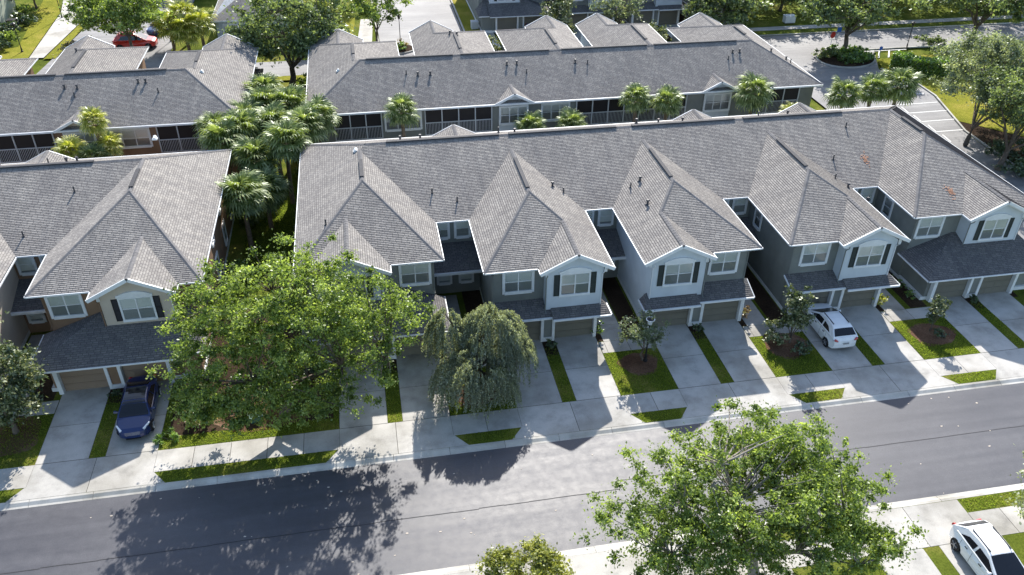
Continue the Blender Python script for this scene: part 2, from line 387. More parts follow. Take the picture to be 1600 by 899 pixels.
# south side
P = []; x = -14.0
for (a, b, t) in ((-14, 11.6, 'w'), (11.6, 17.9, 'a'), (17.9, 21.95, 'w'), (21.95, 28.15, 'a'), (28.15, 46, 'w')):
    if t == 'w':
        n = round((b-a)/1.85); w = (b-a)/n
        P = [rect(a+i*w, a+(i+1)*w, 21.95, 23.55) for i in range(n)]
        jb.poly([(a,21.97,.004),(b,21.97,.004),(b,23.5,.004),(a,23.5,.004)])
        slabs('sidewalk', P)
    else:
        md = (a+b)/2
        slabs('driveway_apron', [rect(a, md, 21.95, 24.43), rect(md, b, 21.95, 24.43)])
        slabs('driveway', [rect(a+.1, md-.42, 16, 21.95), rect(md+.42, b-.1, 16, 21.95)])
        for q0, q1 in ((a+.12, md-.43), (md+.43, b-.12)): jb.poly([(q0,16,.004),(q1,16,.004),(q1,21.95,.004),(q0,21.95,.004)])
        jb.poly([(a+.03,21.95,.004),(b-.03,21.95,.004),(b-.03,24.4,.004),(a+.03,24.4,.004)])
g = MB(); g.prism([(-.5,21.95),(11.6,21.95),(11.6,24.43),(-.5,24.43)], -.05, .010); struct('concrete_verge', g, M['concrete'])
struct('joint_bed', jb, M['joint'])

# mulch beds
g = MB()
def blob(mb, x, y, rx, ry, z, seed, n=26):
    r = random.Random(seed); ph = [r.uniform(0, 6.3) for _ in range(3)]
    pts = []
    for i in range(n):
        a = 2*math.pi*i/n; k = 1+.08*math.sin(3*a+ph[0])+.06*math.sin(5*a+ph[1])
        pts.append((x+rx*k*math.cos(a), y+ry*k*math.sin(a), z))
    mb.poly(pts)
for i, (x, y, rx, ry) in enumerate(((-7.6,37.6,3.4,1.9),(4.9,37.2,1.6,1.7),(15.3,37.7,1.25,1.1),(25.2,37.9,1.5,1.35),(35.2,37.35,1.55,1.2),(-20.9,37.5,1.6,1.6),(14.4,20.6,2.6,1.3))):
    blob(g, x, y, rx, ry, .012, i)
struct('mulch_bed', g, M['mulch'])
g = MB()
for s in STR[1:]:
    for a, b in ((s-4.75, s-3.5), (s+3.1, s+3.55)):
        if s == -15.9 and a > s: continue
        g.poly([(a,40.25,.008),(b,40.25,.008),(b,48,.008),(a,48,.008)])
    g.poly([(s-.42,39.4,.009),(s+.42,39.4,.009),(s+.42,41,.009),(s-.42,41,.009)])
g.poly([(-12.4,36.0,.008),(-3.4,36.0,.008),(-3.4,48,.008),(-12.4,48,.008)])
struct('planting_bed_and_shade', g, M['mulch_and_shade'])

# behind: second street, parking, islands
def sheet(name, pts, z, mat):
    g = MB(); g.poly([(x, y, z) for x, y in pts]); return struct(name, g, M[mat])
sheet('grass_strip', [(-6,61.0),(50.2,61.0),(50.2,67.4),(-6,67.4)], .004, 'grass')
sheet('access_road', [(-36,89.6),(-5.5,92.3),(47,92.3),(47,97.2),(-22,97.2),(-22,260),(-34,260),(-34,113)], -.03, 'asphalt2')
sheet('cross_road', [(47,92.2),(58,90.6),(200,90.6),(200,97.6),(47,97.3)], -.025, 'asphalt2')
sheet('far_road', [(2.6,97.2),(13.2,97.2),(13.6,230),(2.6,230)], -.02, 'asphalt2')
sheet('parking_lot', [(47.5,40),(56,40),(57.6,66.5),(60.2,75.5),(60.4,80),(58.8,84.0),(62,90.6),(47.0,92.4),(47.0,62)], .006, 'asphalt2')
g = MB()
for yy in (66.8, 69.3, 71.5, 73.7, 76.2, 78.6): g.poly([(54.9,yy,.012),(59.6,yy+.05,.012),(59.6,yy+.17,.012),(54.9,yy+.12,.012)])
for yy in (64.5, 66.9, 69.4, 71.6): g.poly([(54.3,yy,.012),(54.42,yy,.012),(54.6,yy+1.6,.012),(54.48,yy+1.6,.012)]); g.poly([(54.8,yy,.012),(54.92,yy,.012),(55.1,yy+1.6,.012),(54.98,yy+1.6,.012)])
for i in range(3): g.poly([(60.8+i*1.3,87.6,.012),(61+i*1.3,87.6,.012),(62.4+i*1.3,89.8,.012),(62.2+i*1.3,89.8,.012)])
g.poly([(60.5,89.9,.012),(66,89.9,.012),(66,90.05,.012),(60.5,90.05,.012)])
struct('parking_lines', g, M['line'])
sheet('planting_bed_and_shade', [(57.9,50),(57.9,66.5),(58.55,68.9),(62.9,63.9),(74,65.9),(74,50)], .016, 'mulch_and_shade')  # dark sheet painting tree shade on the asphalt, no bed here
sheet('lot_verge', [(58.6,69),(60.5,75.3),(60.7,80),(59.3,84.1),(60.5,87.2),(74,88),(74,66),(63,64)], .02, 'grass_y')
g = MB()
pts = [(47.1,80.0),(57,50),(57.75,66.5),(60.35,75.4),(60.55,80),(59.1,84.05)]
for a, b in zip(pts[1:-1], pts[2:]): g.beam((a[0],a[1],-.02), (b[0],b[1],-.02), .18, .15)
g.beam((58.5,90.5,-.03),(200,90.5,-.03),.2,.14); g.beam((47,97.5,-.03),(200,97.8,-.03),.2,.14); g.beam((13.4,98,-.03),(13.8,230,-.03),.2,.14); g.beam((2.4,102,-.03),(2.4,230,-.03),.2,.14)
struct('kerb', g, M['kerbc'])
sheet('far_verge', [(47,97.7),(200,98.0),(200,99.6),(47,99.4)], .0, 'grass')
sheet('far_sidewalk', [(47,99.5),(200,99.7),(200,101),(47,100.9)], .006, 'concrete')
sheet('far_verge', [(13.5,98.5),(15.4,98.5),(15.8,230),(13.9,230)], .01, 'grass_y')
sheet('far_sidewalk', [(15.45,98),(17.0,98),(17.4,230),(15.85,230)], .012, 'concrete')
sheet('far_sidewalk', [(-.6,96),(1.3,96),(2.2,112),(.6,112)], .012, 'concrete')
sheet('far_verge', [(-2.6,102),(-.7,102),(-.1,113),(-2.0,113)], .01, 'grass_y')
sheet('far_sidewalk', [(-37.6,102.5),(-36,102.5),(-34.6,122),(-36.6,124),(-39,130),(-40.4,130),(-38.6,121)], .012, 'concrete')
sheet('far_verge', [(-60,97),(-37.7,102.4),(-38.7,121),(-44,140),(-40,107)], .011, 'grass_y')
sheet('far_verge', [(-35.9,102),(-34.6,102),(-33.9,122),(-34.5,122)], .011, 'grass_y')
sheet('far_verge', [(-12,90.8),(-5.6,90.8),(-5.6,92.2),(-12,92.2)], .011, 'grass_y')
for s in (20.45, 29.6, 38.4, 47.0):
    slabs('driveway', [rect(s-3.1, s-.42, 97.8, 103.9), rect(s+.42, s+3.1, 97.8, 103.9)])
sheet('planting_bed_and_shade', [(17.5,97.8),(50,97.8),(50,108),(17.5,108)], .006, 'mulch_and_shade')
def island(name, pts, mat, seed):
    root = link(name, None); root['kind'] = 'structure'
    b = MB(); b.prism(pts, -.03, .14); b.build('kerb_ring', M['kerbc'], root)
    cx = sum(p[0] for p in pts)/len(pts); cy_ = sum(p[1] for p in pts)/len(pts)
    b = MB(); b.prism([(cx+(x-cx)*.93, cy_+(y-cy_)*.93) for x, y in pts], 0, .17); b.build('soil', M[mat], root)
def ell(x, y, rx, ry, rot=0, n=24):
    c, s = math.cos(rot), math.sin(rot)
    return [(x+rx*math.cos(a)*c-ry*math.sin(a)*s, y+rx*math.cos(a)*s+ry*math.sin(a)*c) for a in [2*math.pi*i/n for i in range(n)]]
island('road_island', ell(56.8,87.9,3.9,3.1,.4), 'mulch_and_shade', 1)
island('road_island', ell(3.6,99.2,3.2,1.9,.0), 'mulch_and_shade', 2)

# ------------------------------------------------------------------ BUILDINGS
EAV, P_, Q_, MM = 5.35, .50, .32, .32
YE, YR, YB = 48.0, 55.65, 61.65
ZR = EAV+MM*(YR-YE); MR = (ZR-EAV)/(YB-YR); HE = (ZR-EAV)/P_
PAL = {'grey': dict(main='grey', bay='pale', door='door_grey', sh='shutter'),
       'brown': dict(main='brown', bay='beige', door='door_brown', sh='shutter_b')}

def clipv(P, uv, v, sgn):
    out = []; n = len(P)
    for i in range(n):
        a, b = P[i], P[(i+1) % n]; ua, ub = uv[i], uv[(i+1) % n]; da, db = (ua[1]-v)*sgn, (ub[1]-v)*sgn
        if da >= -1e-9: out.append((a, ua))
        if (da > 1e-9 and db < -1e-9) or (da < -1e-9 and db > 1e-9):
            t = da/(da-db); out.append((tuple(a[k]+(b[k]-a[k])*t for k in range(3)), (ua[0]+(ub[0]-ua[0])*t, v)))
    return out
def rpoly(mb, pts, zf, ax, th=.09):
    """roof face over xy polygon; zf gives the height; ax = 'x' or 'y' slope axis"""
    a = sum(pts[i][0]*pts[(i+1)%len(pts)][1]-pts[(i+1)%len(pts)][0]*pts[i][1] for i in range(len(pts)))
    if a < 0: pts = pts[::-1]
    P = [(x, y, zf(x, y)) for x, y in pts]
    (x0, y0, z0) = P[0]
    if ax == 'x':
        sl = abs(zf(x0+1, y0)-zf(x0, y0)); k = math.sqrt(1+sl*sl); sg = 1 if zf(x0+1, y0) > zf(x0, y0) else -1
        uv = [(y, sg*x*k) for x, y, z in P]
    else:
        sl = abs(zf(x0, y0+1)-zf(x0, y0)); k = math.sqrt(1+sl*sl); sg = 1 if zf(x0, y0+1) > zf(x0, y0) else -1
        uv = [(x, sg*y*k) for x, y, z in P]
    # stepped courses: every course is a strip whose lower edge lies proud of the one below
    ci = 0 if ax == 'x' else 1; h = .15; vs = [q[1] for q in uv]; v0 = math.floor(min(vs)/h); v1 = math.ceil(max(vs)/h); lift = .016
    for r_ in range(v0, v1):
        lo = [c for c in clipv(P, uv, r_*h, 1)]; hi = clipv([c[0] for c in lo], [c[1] for c in lo], (r_+1)*h, -1)
        if len(hi) < 3: continue
        pr_ = [(c[0][0], c[0][1], c[0][2]+.002+lift*max(0, 1-(c[1][1]/h-r_))) for c in hi]
        mb.poly(pr_, [c[1] for c in hi])
        low = [i for i, c in enumerate(hi) if abs(c[1][1]-r_*h) < 1e-6]
        if len(low) >= 2:
            a_, b_ = pr_[low[0]], pr_[low[-1]]
            mb.poly([a_, b_, (b_[0], b_[1], b_[2]-lift), (a_[0], a_[1], a_[2]-lift)], None, 2)
    mb.poly([(x, y, z-th) for x, y, z in P][::-1], uv[::-1], 1)
    n = len(P)
    for i in range(n):
        a, b = P[i], P[(i+1) % n]
        mb.poly([(a[0],a[1],a[2]-th),(b[0],b[1],b[2]-th),b,a], None, 2)

def m_window(w, h, two, header, shut):
    """meshes for a window facing -Y, origin at bottom centre of glass"""
    fr = MB(); t = .11 if header else .17; d = .07
    fr.box(-w/2-t, -w/2, -d, .05, -t, h+t); fr.box(w/2, w/2+t, -d, .05, -t, h+t)
    fr.box(-w/2, w/2, -d, .05, h, h+t); fr.box(-w/2-(.12 if header else .03), w/2+(.12 if header else .03), -d-.03, .05, -t-.05, -.002)
    if header:
        n = 10; hw = w/2+.16; pts = [(-hw, h+t), (-hw, h+t+.13)]
        for i in range(n+1):
            a = -1+2*i/n; pts.append((hw*.93*a, h+t+.14+.24*(1-a*a)))
        pts += [(hw, h+t+.13), (hw, h+t)]
        fr.poly([(x, -d-.02, z) for x, z in pts])
        for i in range(len(pts)):
            a, b = pts[i], pts[(i+1) % len(pts)]
            fr.poly([(a[0], -d-.02, a[1]), (a[0], .05, a[1]), (b[0], .05, b[1]), (b[0], -d-.02, b[1])])
    ms = MB(); mx = [0] if two else []
    if two == 3: mx = [-w/6, w/6]
    for x in mx: ms.box(x-.035, x+.035, -.05, .03, 0, h)
    lim = [-w/2]+[v for x in mx for v in (x-.035, x+.035)]+[w/2]
    for i in range(0, len(lim), 2): ms.box(lim[i], lim[i+1], -.045, .03, h*.5-.025, h*.5+.025)
    return fr, ms
def window(root, x, y, z, w=1.55, h=1.3, rz=0, two=1, header=False, seed=0):
    key = ('win', w, h, two, header)
    def mk():
        fr, ms = m_window(w, h, two, header, False)
        gl = MB(); gl.poly([(-w/2,-.034,0),(w/2,-.034,0),(w/2,-.034,h),(-w/2,-.034,h)])
        c = []
        for k in range(4):
            r = random.Random(k+int(w*10)); q = MB(); zz = h*(.42+.16*r.random()) if k < 3 else h*.1
            q.poly([(-w/2,-.016,zz),(w/2,-.016,zz),(w/2,-.016,h),(-w/2,-.016,h)])
            q.poly([(-w/2,-.008,0),(w/2,-.008,0),(w/2,-.008,zz+.03),(-w/2,-.008,zz+.03)], None, 1); c.append(q.mesh('curtain', [M['curtain'], M['blind']]))
        return fr.mesh('window', M['white']), ms.mesh('sash', M['white']), gl.mesh('pane', M['glass']), c
    a, b, c, d = cached(key, mk)
    o = link('window', a, root, (x, y, z), rz)
    link('sash', b, o); link('pane', c, o); link('curtain', d[seed % 3 if w > 1.5 else seed % 4], o)
    return o
def shutter(root, x, y, z, h, pal, w=.36):
    def mk():
        b = MB(); b.box(-w/2, -w/2+.05, -.05, 0, 0, h); b.box(w/2-.05, w/2, -.05, 0, 0, h)
        for zz in (0, h/2-.03, h-.06): b.box(-w/2+.05, w/2-.05, -.048, 0, zz, zz+.06)
        n = int(h/.075)
        for i in range(n):
            zz = .06+i*(h-.12)/n; b.poly([(-w/2+.05,-.04,zz),(w/2-.05,-.04,zz),(w/2-.05,-.012,zz+.075),(-w/2+.05,-.012,zz+.075)])
        return b.mesh('shutter', M[pal['sh']])
    link('shutter', cached(('sh', h, w, pal['sh']), mk), root, (x, y, z))
def garage_door(root, x, y, pal, w=2.5, h=2.1):
    def mk():
        b = MB(); n = 4; ph = h/n
        for i in range(n):
            z0 = i*ph; b.box(-w/2, w/2, 0, .04, z0+.012, z0+ph-.012)
            for k in range(4):
                xa = -w/2+.08+k*(w-.08)/4; b.box(xa, xa+(w-.08)/4-.08, -.014, 0, z0+.09, z0+ph-.09)
        b.box(-w/2, w/2, .03, .06, 0, h)
        return b.mesh('garage_door', M[pal['door']])
    link('garage_door', cached(('gd', w, h, pal['door']), mk), root, (x, y, 0))
def gutter(root, a, b, name='gutter', w=.055, h=.09, mat='white'):
    g = MB(); g.beam((a[0], a[1], a[2]-h-.01), (b[0], b[1], b[2]-h-.01), w, h); g.build(name, M[mat], root)
def cap_line(mb, a, b): mb.append((a, b))
def cap_mesh(mb, a, b, w=.15, mi=0):
    a, b = Vector(a), Vector(b); d = b-a; L = d.length; d.normalize(); s = d.cross(Vector((0,0,1))).normalized()
    n = max(1, int(L/.3))
    for i in range(n):
        p = a+d*(i*L/n); q = a+d*((i+1)*L/n+.02)
        mb.poly([p-s*w+Vector((0,0,-.03)), q-s*w+Vector((0,0,-.03+.01)), q+Vector((0,0,.055)), p+Vector((0,0,.04))], None, mi)
        mb.poly([p+Vector((0,0,.04)), q+Vector((0,0,.055)), q+s*w+Vector((0,0,-.03+.01)), p+s*w+Vector((0,0,-.03))], None, mi)
def pipe_vent(root, x, y, z, h=.45, r=.05, cap=False):
    b = MB(); b.tube([(0,0,-.15),(0,0,h)], [r, r], 8); b.tube([(0,0,-.02),(0,0,.06)], [r*2.2, r*1.3], 8)
    if cap: b.tube([(0,0,h-.02),(0,0,h+.07)], [r*1.8, r*1.2], 8)
    b.build('vent_pipe', M['pvc'], root, loc=(x, y, z))
def box_vent(root, x, y, z):
    b = MB(); b.tube([(0,-.16,.05),(0,.16,.09)], [.11, .14], 8); b.box(-.17,.17,-.17,.17,-.05,.04)
    b.build('roof_vent', M['white'], root, loc=(x, y, z))

def building(name, label, loc, rz, palname, wings, xl, xr, lidl=(), detail=True, group='two storey townhouse rows', vents=(), rear=True, dorm=()):
    """local coordinates: front faces -Y (garages at Y=40.8), rear eave at YB"""
    pal = PAL[palname]
    root = thing(name, label, 'townhouses', loc, rz, group)
    roof = MB(); caps = []; rv = []; wl = MB(); wb = MB(); tr = MB(); stem = MB()
    zm = lambda x, y: EAV+MM*(y-YE); zb = lambda x, y: EAV+MR*(YB-y)
    rpoly(roof, [(xl,YE),(xl+HE,YR),(xr-HE,YR),(xr,YE)], zm, 'y')
    rpoly(roof, [(xl,YB),(xr,YB),(xr-HE,YR),(xl+HE,YR)], zb, 'y')
    cap_line(caps, (xl+HE,YR,ZR), (xr-HE,YR,ZR)); cap_line(caps, (xl,YB,EAV), (xl+HE,YR,ZR)); cap_line(caps, (xr,YB,EAV), (xr-HE,YR,ZR))
    x = xl+HE+1.5; i = 0
    while x < xr-HE-3:
        rv.append((x, min(x+8.2, xr-HE-.5), YR-.13, YR+.13, ZR+.02, ZR+.10)); x += 9.4 if i % 2 else 8.9; i += 1
    gutter(root, (xl,YB+.06,EAV), (xr,YB+.06,EAV), w=.14, h=.15)
    wl.box(xl+.55, xr-.55, 48.5, YB-.45, 0, EAV-.06)
    stem.box(xl+.53, xr-.53, 48.48, YB-.43, 0, .28)
    def flush(tp):
        for nm, mb_, mt in tp:
            if mb_.f: mb_.build(nm, mt, root)
    flush((('wall', wl, M[pal['main']]), ('wall_base', stem, M['white'])))
    for (kind, s, gsgn, opt) in wings:
        wl = MB(); wb = MB(); tr = MB(); stem = MB()
        X = lambda u, s=s, gg=gsgn: s+gg*u
        end = kind == 'end'
        u0, u1 = opt.get('u', (-4.25, 5.45) if end else (-3.95, 3.95))
        j1, j2 = opt.get('j', (-.7, 4.1) if end else (-.6, 3.95))
        yf = 43.3 if end else 41.35; yg = 42.3 if end else 40.65
        yw = yf+.5; ybw = 42.75 if end else 40.98; yd = 40.72 if end else 40.86
        hw = (u1-u0)/2; uc = (u0+u1)/2; zr = EAV+P_*hw
        zr = min(zr, ZR-.01); yh = yf+(zr-EAV)/Q_; yb = YE+(zr-EAV)/MM
        zin = lambda x, y: EAV+P_*abs(x-X(u0)); zo = lambda x, y: EAV+P_*abs(X(u1)-x); zf = lambda x, y: EAV+Q_*(y-yf)
        uL = u0+(zr-EAV)/P_; uR = u1-(zr-EAV)/P_
        G = (j1+j2)/2; zg = EAV+P_*(j2-j1)/2; ygb = yf+(zg-EAV)/Q_
        zg1 = lambda x, y: EAV+P_*abs(x-X(j1)); zg2 = lambda x, y: EAV+P_*abs(X(j2)-x)
        V = lambda lst: [(X(u), y) for u, y in lst]
        rpoly(roof, V([(u0,yf),(uL,yh),(uL,yb),(u0,YE)]), zin, 'x')
        if end:
            rpoly(roof, V([(u1,yf),(u1,YB),(u1-HE,YR),(uR,yb),(uR,yh)]), zo, 'x')
            hz = lambda u: yf+(EAV+P_*min(u-u0, u1-u)-EAV)/Q_
            gt = min(hz(G), yh)
            if G > uc: rpoly(roof, V([(u0,yf),(j1,yf),(G,ygb),(G,gt),(uR,yh),(uL,yh)]), zf, 'y'); rpoly(roof, V([(G,ygb),(j2,yf),(u1,yf),(G,gt)]), zf, 'y')
            else: rpoly(roof, V([(u0,yf),(j1,yf),(G,ygb),(G,gt)]), zf, 'y'); rpoly(roof, V([(G,ygb),(j2,yf),(u1,yf),(uR,yh),(uL,yh),(G,gt)]), zf, 'y')
            rpoly(roof, V([(j2,yf),(G,ygb),(G,yg),(j2,yg)]), zg2, 'x')
            cap_line(caps, (X(u1),yf,EAV), (X(uR),yh,zr))
        else:
            rpoly(roof, V([(u1,yg),(u1,YE),(uR,yb),(uR,yh),(G,ygb),(G,yg)]), zo, 'x')
            rpoly(roof, V([(u0,yf),(uL,yh),(G,ygb),(j1,yf)]), zf, 'y')
            cap_line(caps, (X(G),ygb,zg), (X(uR),yh,zr))
        rpoly(roof, V([(j1,yf),(G,ygb),(G,yg),(j1,yg)]), zg1, 'x')
        cap_line(caps, (X(u0),yf,EAV), (X(uL),yh,zr)); cap_line(caps, (X(uc),yh,zr), (X(uc),yb,zr)); cap_line(caps, (X(G),ygb,zg), (X(G),yg,zg))
        rv.append((X(uc)-.13, X(uc)+.13, yh+.5, yb-1.6, zr+.03, zr+.10))
        # gutters
        gutter(root, (X(u0)-gsgn*.06, yf-.05, EAV), (X(u0)-gsgn*.06, YE, EAV))
        gutter(root, (X(u0), yf-.06, EAV), (X(j1)-gsgn*.1, yf-.06, EAV))
        gutter(root, (X(j1)-gsgn*.06, yg-.02, EAV), (X(j1)-gsgn*.06, yf-.1, EAV))
        if end:
            gutter(root, (X(j2)+gsgn*.06, yg-.02, EAV), (X(j2)+gsgn*.06, yf-.1, EAV)); gutter(root, (X(j2)+gsgn*.1, yf-.06, EAV), (X(u1), yf-.06, EAV))
            gutter(root, (X(u1)+gsgn*.06, yf-.05, EAV), (X(u1)+gsgn*.06, YB, EAV))
        else: gutter(root, (X(u1)+gsgn*.06, yg-.02, EAV), (X(u1)+gsgn*.06, YE, EAV))
        # rake boards and returns
        zt = EAV-.02
        for a_, b_ in (((X(j1),yg+.0,zt-.16),(X(G),yg+.0,zg-.18)), ((X(j2),yg,zt-.16),(X(G),yg,zg-.18))):
            tr.beam(a_, b_, .09, .22); tr.beam((a_[0]*.97+b_[0]*.03,ybw-.06,a_[2]-.06), (b_[0],ybw-.06,b_[2]-.13), .08, .16)
        for jx in (j1+.42, j2-.42): tr.box(X(jx)-.09, X(jx)+.09, ybw-.07, ybw, EAV-.42, EAV-.02)
        # walls: block, bay, garage
        wu0, wu1 = u0+.55, u1-.55
        wl.box(X(wu0), X(wu1 if end else .0), yw, 48.6, 0, EAV-.06)
        wj1, wj2 = j1+.45, j2-.55 if not end else j2-.42
        if not end: wb.box(X(-.01), X(wu1+.001), yw+.01, 48.59, 0, EAV-.06)
        bay_z = 2.3
        pts = [(wj1, bay_z), (wj2, bay_z), (wj2, EAV-.1), (G, zg-.2), (wj1, EAV-.1)]
        A = [(X(u), ybw, z) for u, z in pts]; B = [(X(u), yw+.9, z) for u, z in pts]
        wb.poly(A if gsgn > 0 else A[::-1]); wb.poly(B[::-1] if gsgn > 0 else B)
        for i in range(5):
            a, b = i, (i+1) % 5
            q = [A[b], A[a], B[a], B[b]]; wb.poly(q if gsgn > 0 else q[::-1])
        stem.box(X(wu0)-.02*gsgn, X(wu1)+.02*gsgn, yd+.3, 48.6, 0, .26)
        # garage block
        gL, gR = (u0+.75 if end else wu0), (3.6 if end else wu1)
        wl.box(X(gL), X(gR), yd+.32, yw+.05, 0, 2.36)
        hd = 2.1; dws = ((-3.0, -.45), (.45, 3.0))
        wl.box(X(gL), X(gR), yd, yd+.32, hd+.12, 2.33)
        wl.box(X(-.3), X(.3), yd+.05, yd+.33, .26, hd+.12)
        for (a, b) in dws:
            garage_door(root, X((a+b)/2), yd+.24, pal)
        tb = MB()
        for a, b in ((gL, -3.0), (-.45, -.27), (.27, .45), (3.0, 3.2)):
            tb.box(X(a if a != gL else max(gL, -3.24)), X(b), yd-.03, yd+.3, 0, hd)
        tb.box(X(gL), X(gR), yd-.03, yd+.1, hd, hd+.13); tb.box(X(-.27), X(.27), yd-.02, yd+.3, 0, .3)
        tb.build('garage_trim', M['white'], root)
        # pent roof
        pn = MB(); ez = 2.22; sl = .36
        if end:
            ye = 40.15; a0 = u0-.0; zw = lambda x, y: ez+sl*abs(x-X(a0)); zp = lambda x, y: ez+sl*(y-ye)
            dd = yw-ye
            rpoly(pn, V([(a0,ye),(a0+dd,yw),(a0,yw+.6)]), zw, 'x', .1) if False else rpoly(pn, V([(a0,ye),(a0+dd,yw),(a0,yw)]), zw, 'x', .1)
            rr = 4.0; d2_ = ybw-ye
            rpoly(pn, V([(a0,ye),(rr,ye),(rr,ybw+.6),(a0+dd,yw)]), zp, 'y', .1)
            gutter(root, (X(a0),ye-.05,ez), (X(rr),ye-.05,ez)); gutter(root, (X(a0)-gsgn*.05,ye,ez), (X(a0)-gsgn*.05,yw,ez))
            rpoly(pn, V([(rr,40.6),(u1-.1,40.6),(u1-1.2,43.8),(rr,43.8)]), lambda x, y: ez+sl*(y-40.6), 'y', .1)
            rpoly(pn, V([(u1-.1,40.6),(u1-.1,43.8),(u1-1.2,43.8)]), lambda x, y: ez+(sl*3.2/1.1)*abs(X(u1-.1)-x), 'x', .1)
            gutter(root, (X(rr),40.55,ez), (X(u1-.1),40.55,ez))
            wl.box(X(3.6), X(u1-.6), 41.2, yw+.05, 0, 2.2)
        else:
            for (a, b, ye, yt) in ((u0+.35, 0.15, 40.45, yw), (0.15, u1-.08, 40.15, ybw+.4)):
                zp = lambda x, y, ye=ye: ez+sl*(y-ye)
                if b > 1:
                    rpoly(pn, V([(a,ye),(b,ye),(b-.42,yt),(a,yt)]), zp, 'y', .1)
                    kk = sl*(yt-ye)/.42
                    rpoly(pn, V([(b,ye),(b,yt),(b-.42,yt)]), lambda x, y: ez+kk*abs(X(b)-x), 'x', .06)
                    gutter(root, (X(b)+gsgn*.03,ye,ez), (X(b)+gsgn*.03,yt,ez), w=.09, h=.1)
                else: rpoly(pn, V([(a,ye),(b,ye),(b,yt),(a,yt)]), zp, 'y', .1)
                gutter(root, (X(a),ye-.05,ez), (X(b),ye-.05,ez), w=.1, h=.12)
            gutter(root, (X(u0+.32),40.42,ez), (X(u0+.32),yw,ez+.36*(yw-40.45)), name='rake_board', w=.06, h=.1)
        pn.build('pent_roof', [M['shingle_shaded'], M['white'], M['ridge']], root)
        flush((('wall', wl, M[pal['main']]), ('bay_wall', wb, M[pal['bay']]), ('rake_board', tr, M['white']), ('wall_base', stem, M['white'])))
        for uu, yy, zb_ in ((wj1-.06, ybw-.04, 2.45), (wj2-.05 if not end else wj2, ybw-.04, 2.45), (wu0+.03, yw-.05, 2.85)):
            dsp = MB(); dsp.tube([(X(uu),yy-.32,EAV-.14),(X(uu),yy-.28,EAV-.26),(X(uu),yy,EAV-.55),(X(uu),yy,zb_),(X(uu),yy-.25,zb_-.12)], [.035]*5, 6); dsp.build('downspout', M['white'] if uu > 0 else M[pal['main']], root)
        # windows
        bc = (wj1+wj2)/2
        window(root, X(bc), ybw, 3.5, 1.72, 1.45, 0, 1, True, seed=int(abs(s)))
        for k in (-1, 1): shutter(root, X(bc)+k*1.16, ybw, 3.42, 1.55, pal)
        mw = (wu0+wj1)/2 if not end else u0+1.75
        window(root, X(mw), yw, 3.5, 1.68, 1.38, 0, 1, seed=int(abs(s))+1)
        if detail:
            sx = X(wu0); window(root, sx, 47.0, 3.5, .8, 1.2, -gsgn*math.pi/2, 0, seed=3)
            if end:
                for yy in (46.5, 51.0, 55.5, 59.4):
                    for zz in (.9, 3.5): window(root, X(u1-.55), yy, zz, .85, 1.35, gsgn*math.pi/2, 0, seed=int(yy))
    # breezeways between wings
    edges_ = sorted([sorted((s+g_*(o.get('u',(-4.25,5.45) if k=='end' else (-3.95,3.95))[0]+.55), s+g_*(o.get('u',(-4.25,5.45) if k=='end' else (-3.95,3.95))[1]-.55))) for k, s, g_, o in wings])
    for (a, b) in zip(edges_[:-1], edges_[1:]):
        pw = MB(); tr = MB(); wl = MB()
        x0, x1 = a[1], b[0]
        gutter(root, (x0-.5,YE-.06,EAV), (x1+.5,YE-.06,EAV))
        rpoly(pw, [(x0,46.0),(x1,46.0),(x1,48.5),(x0,48.5)], lambda x, y: 2.55+.32*(y-46), 'y', .1)
        tr.box(x0, x1, 45.9, 46.0, 2.38, 2.56)
        wl.box(x0, x1, 47.3, 48.55, 0, 2.6)
        flush((('porch_roof', pw, [M['shingle_shaded'], M['white'], M['ridge']]), ('fascia', tr, M['white']), ('wall', wl, M[pal['main']])))
        if detail:
            md = (x0+x1)/2
            for k in (-.72, .72):
                window(root, md+k, 48.5, 3.85, .82, 1.15, 0, 0, seed=int(md+k))
                window(root, md+k*1.05, 47.3, .95, .72, 1.0, 0, 0, seed=3)
    for (x, y, kd) in vents:
        if kd == 'box': box_vent(root, x, y, _roofz(x, y, wings, xl, xr))
        else: pipe_vent(root, x, y, _roofz(x, y, wings, xl, xr), .42 if kd == 'p' else .3, .05 if kd == 'p' else .075, kd == 'c')
    # rear: porches and windows
    yr = YB-.45
